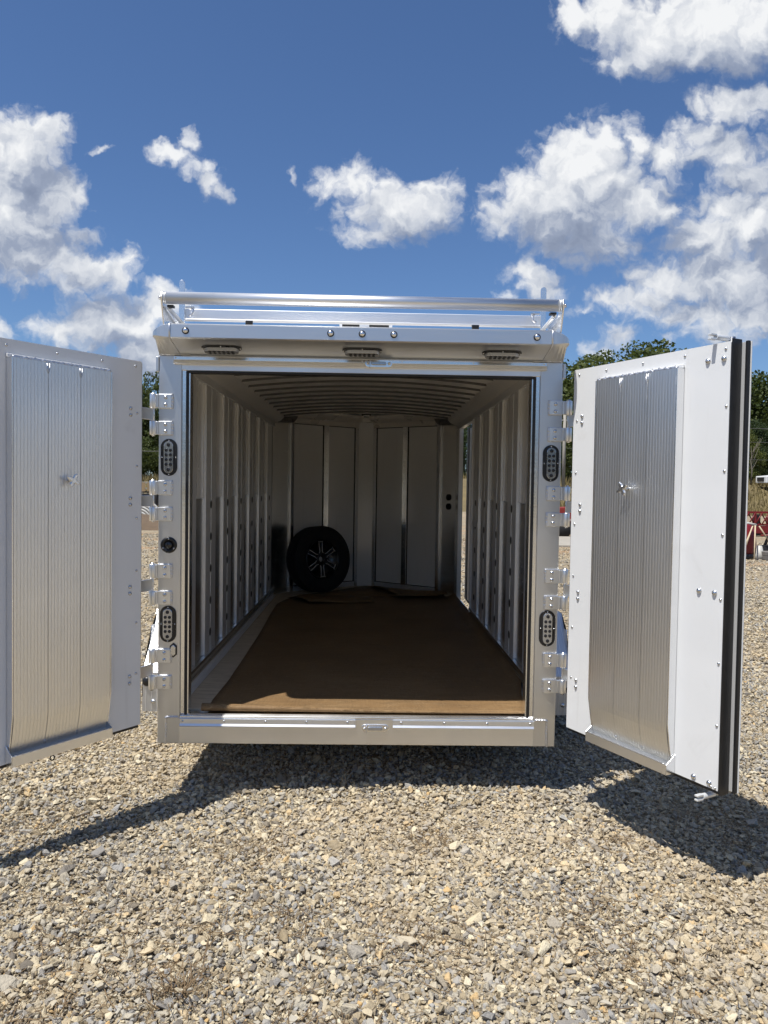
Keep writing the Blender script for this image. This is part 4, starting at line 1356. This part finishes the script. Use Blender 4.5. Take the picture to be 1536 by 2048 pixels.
def build_far_ground():
    P = [[(x, y, hill(x, y) - 0.02 if y < 90 else hill(x, 89)) for y in (43, 46, 48, 50, 52, 54, 56, 58, 60, 64, 70, 80, 90, 130, 200)] for x in range(-80, 101, 4)]
    o = MB().grid(P).build('grassy_bank', M_HAY)
    tag(o, kind='structure')
    rr = random.Random(21)
    vs, fs = [], []
    for _ in range(15000):
        x = rr.uniform(8, 42) if rr.random() < 0.75 else rr.uniform(-26, -10)
        y = rr.uniform(45.5, 64)
        h = rr.uniform(0.25, 0.75); w = rr.uniform(0.03, 0.07); a = rr.uniform(0, PI)
        z = hill(x, y) - 0.05
        lx, ly = rr.gauss(0, 0.15), rr.gauss(0, 0.15)
        o = len(vs)
        vs += [(x - w * math.cos(a), y - w * math.sin(a), z), (x + w * math.cos(a), y + w * math.sin(a), z), (x + lx, y + ly, z + h)]
        fs.append((o, o + 1, o + 2))
    mg = plain('bank_grass_blades', (0.185, 0.145, 0.058), 0.9, var=0.6, scale=0.6)
    tag(MB().add(vs, fs).build('dry_grass', mg), kind='stuff')
    o = MB().box(3.6, 8.4, 17.0, 20.8, -0.05, 0.06).build('concrete_apron', M_CONC, None, 0.02)
    tag(o, kind='structure')
    # brown mound at the left
    P = []
    for i in range(25):
        row = []
        for j in range(13):
            x, y = -13.2 + 7.0 * i / 24, 21.8 + 3.2 * j / 12
            e = max(0, 1 - ((x + 9.2) / 3.2) ** 2) * max(0, 1 - ((y - 23.4) / 1.6) ** 2)
            row.append((x, y, -0.03 + 0.55 * e ** 0.7 + 0.05 * math.sin(5 * x) * math.sin(7 * y) * e))
        P.append(row)
    tag(MB().grid(P).build('soil_mound', M_DIRT), kind='structure')


build_far_ground()


# ------------------------------------------------------------------ trees
def leaf_material(name, dark, light):
    m, n, b = mat(name)
    oi = n.node('ShaderNodeObjectInfo').outputs['Random']
    oc = n.node('ShaderNodeTexCoord').outputs['Object']
    t = n.noise(oc, 0.9, 3, 0.6)
    c = n.mix(n.smooth(n.math('ADD', t, n.math('MULTIPLY', n.math('SUBTRACT', oi, 0.5), 0.25)), 0.3, 0.7), dark, light)
    n.link(c, b.inputs['Base Color'])
    b.inputs['Roughness'].default_value = 0.6
    b.inputs['Specular IOR Level'].default_value = 0.3
    tr = n.node('ShaderNodeBsdfTranslucent')
    n.link(n.mix(0.5, c, (0.12, 0.16, 0.02)), tr.inputs['Color'])
    ms = n.node('ShaderNodeMixShader')
    ms.inputs[0].default_value = 0.28
    n.link(b.outputs[0], ms.inputs[1]); n.link(tr.outputs[0], ms.inputs[2])
    out = [k for k in n.n if k.type == 'OUTPUT_MATERIAL'][0]
    n.link(ms.outputs[0], out.inputs[0])
    return m


M_LEAF = [leaf_material('oak_leaves', (0.038, 0.056, 0.015), (0.100, 0.122, 0.034)), leaf_material('cedar_leaves', (0.022, 0.038, 0.016), (0.05, 0.075, 0.03)),
          leaf_material('yellow_green_leaves', (0.050, 0.068, 0.016), (0.125, 0.14, 0.032))]
M_BARK = plain('bark', (0.085, 0.065, 0.045), 0.9, var=0.4, scale=3, bumpk=0.6)


def crown_mesh(seed, leaf, n_clump=105, per=150, size=0.32):
    """unit crown about 10 m tall: leaf faces in clumps scattered through an uneven volume"""
    r = np.random.default_rng(seed)
    cs = []
    while len(cs) < n_clump:
        p = r.uniform(-1, 1, 3)
        d = np.linalg.norm(p)
        if d > 1 or d < 0.12: continue
        cs.append(np.array([p[0] * 3.6 * (1 + 0.25 * math.sin(3 * p[2] + seed)), p[1] * 3.4, 5.1 + p[2] * 4.7]))
    V, F = [], []
    for c in cs:
        rad = r.uniform(0.7, 1.45)
        k = int(per * rad)
        q = r.normal(0, 1, (k, 3)); q /= np.linalg.norm(q, axis=1)[:, None]
        pts = c + q * rad * r.uniform(0.55, 1.0, (k, 1)) * np.array([1, 1, 0.72])
        for p in pts:
            a = r.normal(0, 1, 3); a /= np.linalg.norm(a)
            b = np.cross(a, r.normal(0, 1, 3)); b /= np.linalg.norm(b)
            s = size * r.uniform(0.5, 1.1)
            o = len(V)
            V += [tuple(p - a * s * 0.5), tuple(p + b * s * 0.32), tuple(p + a * s * 0.5), tuple(p - b * s * 0.32)]
            F.append((o, o + 1, o + 2, o + 3))
    return MB().add(V, F).mesh('crown', leaf)


def trunk_mesh(seed):
    r = random.Random(seed)
    mb = MB().tube([(0, 0, -0.2), (0.1, 0.05, 2.0), (0.0, 0.1, 4.2), (0.25, 0, 7.5)], [0.28, 0.22, 0.17, 0.05], 9)
    for k in range(9):
        a = 2 * PI * k / 9 + r.uniform(-0.3, 0.3)
        z = r.uniform(2.2, 6.0)
        L = r.uniform(1.6, 3.0)
        mb.tube([(0.05, 0.05, z), (L * 0.5 * math.cos(a), L * 0.5 * math.sin(a), z + 0.8), (L * math.cos(a), L * math.sin(a), z + 1.9)], [0.10, 0.065, 0.02], 6)
    return mb.mesh('trunk', M_BARK)


CROWNS = [crown_mesh(1, M_LEAF[0]), crown_mesh(2, M_LEAF[1], 95, 170, 0.28), crown_mesh(3, M_LEAF[2], 85, 140, 0.32), crown_mesh(4, M_LEAF[0], 120, 140, 0.32)]
TRUNKS = [trunk_mesh(1), trunk_mesh(2)]


def tree(x, y, h, kind, wide, label, group='trees beyond the lot'):
    z = hill(x, min(y, 89)) - 0.1
    t = empty('tree', (x, y, z))
    tag(t, label, 'tree', group)
    k = h / 10.0
    rz = random.uniform(0, 6.28)
    for nm, me in (('trunk', TRUNKS[kind % 2]), ('crown', CROWNS[kind])):
        put(nm, me, t, (0, 0, 0), (0, 0, rz), (k * wide, k * wide, k))
    return t


TREES = [
    (26.0, 72, 14.0, 0, 1.3, 'tallest tree behind the sunlit right door, crown showing over its top edge'),
    (20.0, 76, 12.9, 3, 1.15, 'dark tree just left of the tallest one, top level with the right door edge'),
    (15.2, 60, 7.4, 2, 0.85, 'yellow green tree between the trailer post and the right door'),
    (16.8, 80, 12.6, 1, 0.9, 'dark feathery tree rising behind the utility pole'),
    (34.0, 74, 11.6, 0, 1.2, 'dark full tree to the right of the right door beside the power lines'),
    (41.0, 76, 11.8, 3, 1.2, 'broad dark tree at the right border of the photo'),
    (33.2, 63, 4.9, 2, 0.7, 'small pale green bushy tree below the power lines, right of the right door'),
    (35.8, 66, 6.2, 1, 0.9, 'low dark tree behind the white truck on the bank'),
    (-20.6, 72, 11.2, 0, 0.72, 'sparse tall tree in the gap left of the trailer, against the cloud'),
    (-23.6, 74, 9.4, 3, 0.9, 'second tree in the left gap, lower and partly behind the white door'),
    (-21.2, 60, 4.6, 2, 1.0, 'sunny yellow green tree low in the gap left of the trailer'),
    (-19.0, 78, 9.0, 1, 1.1, 'dark tree behind the sunny one in the left gap'),
    (10.1, 78, 8.0, 1, 1.2, 'tree glimpsed through the trailer side door'),
    (22.8, 70, 12.6, 0, 1.1, 'leafy tree left of the tallest one, crown just over the right door edge'),
    (38.0, 82, 12.2, 0, 1.3, 'dark tree filling the gap behind the power lines'),
    (18.2, 66, 5.2, 3, 1.2, 'low bushy tree right of the utility pole'),
    (40.0, 72, 6.4, 0, 1.4, 'low spreading tree beyond the white truck'),
    (-21.9, 66, 5.2, 0, 1.3, 'low dark tree beside the sunny one in the left gap'),
    (-17.8, 70, 6.5, 3, 1.2, 'low tree just left of the trailer post'),

]
for a in TREES: tree(*a)


def build_woods():
    """the wood on the far side of the road that closes the lot behind the viewer; mirrored in the metal"""
    r = np.random.default_rng(77)
    V, F = [], []
    for k in range(80):
        a = R(130 + 280 * k / 79) - R(0)
        az = PI / 2 + R(62) + (2 * PI - R(124)) * k / 79
        d = r.uniform(70, 90)
        cx, cy = d * math.cos(az), d * math.sin(az)
        h = r.uniform(6.5, 11)
        for _ in range(230):
            p = r.normal(0, 1, 3); p /= np.linalg.norm(p)
            c = np.array([cx, cy, h * 0.52]) + p * np.array([4.2, 4.2, h * 0.48]) * r.uniform(0.7, 1.0)
            u = r.normal(0, 1, 3); u /= np.linalg.norm(u)
            w = np.cross(u, r.normal(0, 1, 3)); w /= np.linalg.norm(w)
            s = r.uniform(0.6, 1.3)
            o = len(V)
            V += [tuple(c - u * s), tuple(c + w * s * 0.7), tuple(c + u * s), tuple(c - w * s * 0.7)]
            F.append((o, o + 1, o + 2, o + 3))
    tag(MB().add(V, F).build('woods', M_LEAF[0]), kind='stuff')


build_woods()


def build_dead_tree():
    m = plain('bleached_wood', (0.17, 0.15, 0.115), 0.85, var=0.25)
    x, y = 31.0, 58.0
    z = hill(x, y)
    r = random.Random(4)
    mb = MB().tube([(0, 0, -0.2), (0.1, 0, 1.8), (-0.1, 0, 3.2), (0.35, 0, 5.0)], [0.10, 0.08, 0.055, 0.02], 7)
    for k in range(11):
        h = r.uniform(1.4, 4.2); a = r.uniform(0, 6.28); L = r.uniform(0.7, 1.7)
        mb.tube([(0, 0, h), (L * 0.5 * math.cos(a), L * 0.5 * math.sin(a), h + L * 0.6), (L * math.cos(a), L * math.sin(a), h + L * 1.4)], [0.045, 0.032, 0.012], 5)
    t = empty('dead_tree', (x, y, z))
    t.scale = (0.62, 0.62, 0.62)
    tag(t, 'bare dead tree with pale forked branches in front of the dark trees', 'tree')
    mb.build('trunk', m, t)


build_dead_tree()


# ------------------------------------------------------------------ pole, wires, equipment on the lot
M_POLE = plain('weathered_pole', (0.32, 0.30, 0.26), 0.85, var=0.25, scale=2, bumpk=0.3)
M_WIRE = plain('grey_wire', (0.13, 0.13, 0.125), 0.5)
M_RED = plain('red_machine_paint', (0.17, 0.010, 0.014), 0.4, var=0.25, scale=3)
M_ORANGE = plain('orange_red_paint', (0.24, 0.026, 0.018), 0.4, var=0.2, scale=3)
M_WOOD = plain('rack_boards', (0.30, 0.215, 0.12), 0.85, var=0.45, scale=2.5, bumpk=0.4)
M_TAN = plain('pale_stick_wood', (0.55, 0.45, 0.30), 0.7, var=0.2)
M_STEEL = plain('dark_steel', (0.025, 0.025, 0.027), 0.55, var=0.3)
M_GREYW = plain('grey_timber', (0.16, 0.15, 0.14), 0.85, var=0.35, scale=3)
M_PALE = plain('pale_plastic', (0.5, 0.49, 0.45), 0.5, var=0.1)


def build_pole():
    x, y = 14.95, 55.0
    z = hill(x, y)
    t = empty('utility_pole', (x, y, z))
    tag(t, 'grey wooden utility pole seen between the trailer post and the right door', 'pole')
    MB().tube([(0, 0, -0.3), (0, 0, 6.4)], [0.14, 0.11], 10).build('pole', M_POLE, t)
    MB().box(-0.9, 0.9, -0.06, 0.06, 5.2, 5.32).build('crossarm', M_POLE, t)
    for k, (dx, h) in enumerate(((-0.8, 5.5), (0.8, 5.5), (0.12, 4.5), (0.12, 3.2))):
        w = empty('power_line', (x + dx, y, z + h))
        names = ['rear power wire hanging from the utility pole crossarm', 'front power wire hanging from the utility pole crossarm', 'middle wire on the utility pole, below the crossarm', 'lowest wire on the utility pole crossing the dark trees']
        tag(w, names[k], 'wire', 'wires on the utility pole')
        pts = []
        for i in range(13):
            s = i / 12
            pts.append((34 * s, -3 * s, -1.5 * 4 * s * (1 - s) * 0.5 - 0.02 * k))
        MB().tube(pts, 0.011, 5).build('span', M_WIRE, w)
    w = empty('power_line', (-40, 52, 4.3))
    tag(w, 'single pale wire crossing the trees in the gap left of the trailer', 'wire')
    MB().tube([(0, 0, 0), (12, 0.5, -0.35), (24, 1, -0.4), (38, 1.5, 0)], 0.018, 5).build('span', M_WIRE, w)


build_pole()


def build_truss(name, label, x, y, L, zb, zt, m, group=None):
    """red lattice frame of an implement: chords, posts, crossed braces and a solid beam under it"""
    t = empty(name, (x, y, 0))
    tag(t, label, 'farm implement', group)
    MB().box(0, L, -0.04, 0.04, zt - 0.07, zt).build('top_chord', m, t)
    MB().box(0, L, -0.06, 0.06, zb - 0.28, zb - 0.02).build('main_beam', m, t)
    MB().box(0, L, -0.04, 0.04, zb, zb + 0.06).build('bottom_chord', m, t)
    n = int(L / 0.24)
    for k in range(n):
        a, b = k * L / n, (k + 1) * L / n
        MB().tube([(a, -0.045, zb + 0.05), (b, -0.045, zt - 0.05)], 0.022, 5).build('brace', m, t)
        MB().tube([(a, 0.045, zt - 0.05), (b, 0.045, zb + 0.05)], 0.022, 5).build('brace', m, t)
        if k % 3 == 0: MB().box(a - 0.03, a + 0.03, -0.05, 0.05, zb - 0.01, zt - 0.01).build('post', m, t)
    for k in range(4):
        xx = L * (k + 0.5) / 4
        MB().lathe([(0.0001, -0.09), (0.22, -0.09), (0.25, -0.05), (0.25, 0.05), (0.22, 0.09), (0.0001, 0.09)], Matrix.Translation((xx, 0.1, 0.25)) @ Matrix.Rotation(R(90), 4, 'X'), 18).build('wheel', M_TYRE, t)
        MB().box(xx - 0.05, xx + 0.05, -0.03, 0.03, 0.25, zb - 0.281).build('axle_post', M_STEEL, t)
    MB().box(0.1, L - 0.1, 0.18, 0.30, 0.04, zb - 0.02).build('undercarriage', M_STEEL, t)
    for k in range(int(L / 0.5)):
        MB().box(0.5 * k + 0.1, 0.5 * k + 0.34, 0.5, 0.62, 0.05, zt - 0.12 - 0.1 * (k % 3)).build('tine_bank', m if k % 2 else M_STEEL, t)


build_truss('lattice_implement', 'long red lattice framed implement standing right of the right door', 10.9, 23.2, 6.0, 0.40, 0.90, M_RED)


def build_red_tractor_part():
    t = empty('red_cultivator', (5.6, 21.6, 0))
    tag(t, 'low orange red implement on black wheels glimpsed past the right hinges', 'farm implement')
    MB().prism([(-0.2, 0.45), (2.6, 0.45), (2.6, 0.85), (1.9, 1.05), (0.3, 0.95), (-0.2, 0.7)], -0.3, 0.3, 'y').build('body', M_ORANGE, t, 0.03)
    for k in range(4):
        MB().lathe([(0.0001, -0.1), (0.24, -0.1), (0.28, -0.05), (0.28, 0.05), (0.24, 0.1), (0.0001, 0.1)], Matrix.Translation((0.1 + 0.75 * k, -0.36, 0.28)) @ Matrix.Rotation(R(90), 4, 'X'), 20).build('wheel', M_TYRE, t)
    MB().box(-0.2, 2.6, -0.25, 0.25, 0.2, 0.449).build('frame', M_STEEL, t)
    MB().tube([(0.1, -0.32, 0.62), (1.2, -0.33, 0.56), (2.4, -0.32, 0.66)], 0.02, 6).build('trim', M_PALE, t)


build_red_tractor_part()


def build_red_hopper():
    t = empty('red_hopper', (8.93, 14.3, 0))
    tag(t, 'dark red metal hopper with pale poles leaning on it, at the right border', 'hopper')
    MB().lathe([(0.30, 0.12), (0.36, 0.30), (0.33, 0.62), (0.24, 0.80), (0.10, 0.86), (0.0001, 0.86)], seg=20).build('drum', M_RED, t)
    MB().lathe([(0.0001, 0.0), (0.34, 0.0), (0.34, 0.119), (0.0001, 0.119)], seg=16).build('base', M_STEEL, t)
    MB().tube([(-0.15, -0.1, 0.83), (0.12, -0.12, 0.84), (0.32, -0.1, 0.80)], 0.032, 8).build('cap', M_PALE, t)
    for p, q in (((0.14, -0.3, 0.78), (-0.28, -0.55, 0.02)), ((0.20, -0.3, 0.80), (0.05, -0.6, 0.02)), ((0.32, -0.25, 0.78), (0.62, -0.2, 0.38)), ((0.1, -0.35, 0.76), (-0.1, -0.5, 0.35))):
        MB().tube([p, q], 0.016, 6).build('pole', M_TAN, t)
    MB().lathe([(0.0001, 0), (0.17, 0.0), (0.10, 0.16), (0.06, 0.32), (0.0001, 0.32)], Matrix.Translation((0.36, -0.2, 0.0)), 12).build('pale_foot', M_PALE, t)
    t = empty('timber_pile', (9.85, 14.2, 0))
    tag(t, 'weathered grey timbers stacked beside the red hopper', 'timber')
    rr = random.Random(2)
    for k in range(6):
        z0 = 0.10 * (k // 3)
        MB().box(-0.55, 0.9, -0.4 + 0.28 * (k % 3), -0.16 + 0.28 * (k % 3), z0 + 0.001, z0 + 0.095).build('timber', M_GREYW, t, 0.008)
    t = empty('red_jack', (9.55, 14.25, 0.197))
    tag(t, 'small red and black jack standing on the grey timbers', 'jack')
    MB().prism([(-0.2, 0.0), (0.15, 0.0), (0.08, 0.14), (-0.12, 0.12)], -0.1, 0.1, 'y').build('base', M_STEEL, t)
    MB().tube([(-0.05, 0, 0.12), (0.06, 0, 0.42)], 0.035, 8).build('column', M_STEEL, t)
    MB().tube([(-0.18, -0.05, 0.36), (0.45, -0.05, 0.38)], 0.018, 6).build('handle', M_ORANGE, t)


build_red_hopper()


def build_truck():
    x, y = 31.35, 56.5
    t = empty('white_truck', (x, y, hill(x, y)))
    tag(t, 'white pickup truck parked on the bank at the right border', 'truck')
    w = plain('white_truck_paint', (0.75, 0.76, 0.76), 0.3, var=0.05)
    gl = plain('dark_truck_glass', (0.03, 0.035, 0.04), 0.1)
    MB().prism([(-0.3, 0.45), (4.6, 0.45), (4.6, 1.0), (2.9, 1.05), (2.4, 1.65), (1.1, 1.68), (0.7, 1.1), (-0.3, 1.0)], -0.85, 0.85, 'y').build('body', w, t, 0.05)
    MB().prism([(0.85, 1.12), (2.6, 1.10), (2.3, 1.58), (1.15, 1.60)], -0.856, -0.852, 'y').build('window', gl, t)
    for xx in (0.55, 3.7):
        MB().lathe([(0.0001, -0.12), (0.32, -0.12), (0.38, -0.07), (0.38, 0.07), (0.32, 0.12), (0.0001, 0.12)], Matrix.Translation((xx, -0.80, 0.38)) @ Matrix.Rotation(R(90), 4, 'X'), 22).build('wheel', M_TYRE, t)
    MB().box(-0.36, -0.30, -0.5, 0.5, 0.6, 0.9).build('grille', M_STEEL, t)


build_truck()


def build_left_things():
    # wagon with upright boards
    t = empty('stake_wagon', (-12.6, 30.0, 0))
    tag(t, 'wagon with upright tan boards over black bars in the left gap', 'wagon')
    MB().box(0, 5.2, -0.9, 0.9, 0.62, 0.72).build('bed', M_STEEL, t)
    for k in range(18):
        MB().box(0.05 + 0.285 * k, 0.05 + 0.285 * k + 0.20, -0.93, -0.902, 1.22, 1.60).build('board', M_WOOD, t)
        MB().tube([(0.15 + 0.285 * k, -0.91, 0.72), (0.15 + 0.285 * k, -0.91, 1.219)], 0.022, 5).build('bar', M_STEEL, t)
    MB().box(0, 5.2, -0.899, -0.86, 1.16, 1.24).build('top_rail', M_STEEL, t)
    MB().box(0, 5.2, -0.86, 0.86, 0.721, 1.10).build('load', M_STEEL, t)
    for xx in (0.8, 4.3):
        MB().lathe([(0.0001, -0.1), (0.27, -0.1), (0.31, -0.05), (0.31, 0.05), (0.27, 0.1), (0.0001, 0.1)], Matrix.Translation((xx, -0.7, 0.31)) @ Matrix.Rotation(R(90), 4, 'X'), 20).build('wheel', M_TYRE, t)
    # rail fence on the bank
    t = empty('rail_fence', (-24.0, 50.0, hill(-21, 50)))
    tag(t, 'low weathered post and rail fence below the trees at the left', 'fence')
    for k in range(5): MB().box(2.2 * k - 0.06, 2.2 * k + 0.06, -0.06, 0.06, -0.2, 1.15).build('post', M_POLE, t)
    for z in (0.55, 0.95): MB().box(0, 8.8, -0.09, -0.061, z, z + 0.12).build('rail', M_POLE, t)
    # coil of black corrugated pipe with pale rings
    t = empty('pipe_coil', (-8.75, 25.6, 0.0))
    tag(t, 'coil of black corrugated pipe with white rings beside the brown mound', 'pipe coil')
    for k in range(7):
        r = 0.98 - 0.10 * k
        pts = [(r * math.cos(a) * 0.95, -0.09 * k * 0.3, r * math.sin(a)) for a in [PI * i / 24 for i in range(25)]]
        MB().tube(pts, 0.046, 8).build('ring', M_PALE if k % 1 == 0 else M_BLACK, t)
    pts = [[((1.02 - 0.1 * k) * math.cos(PI * i / 24) * 0.95, 0.05 - 0.02 * k, (1.02 - 0.1 * k) * math.sin(PI * i / 24)) for i in range(25)] for k in range(8)]
    MB().grid(pts).build('coil_core', M_BLACK, t)


build_left_things()
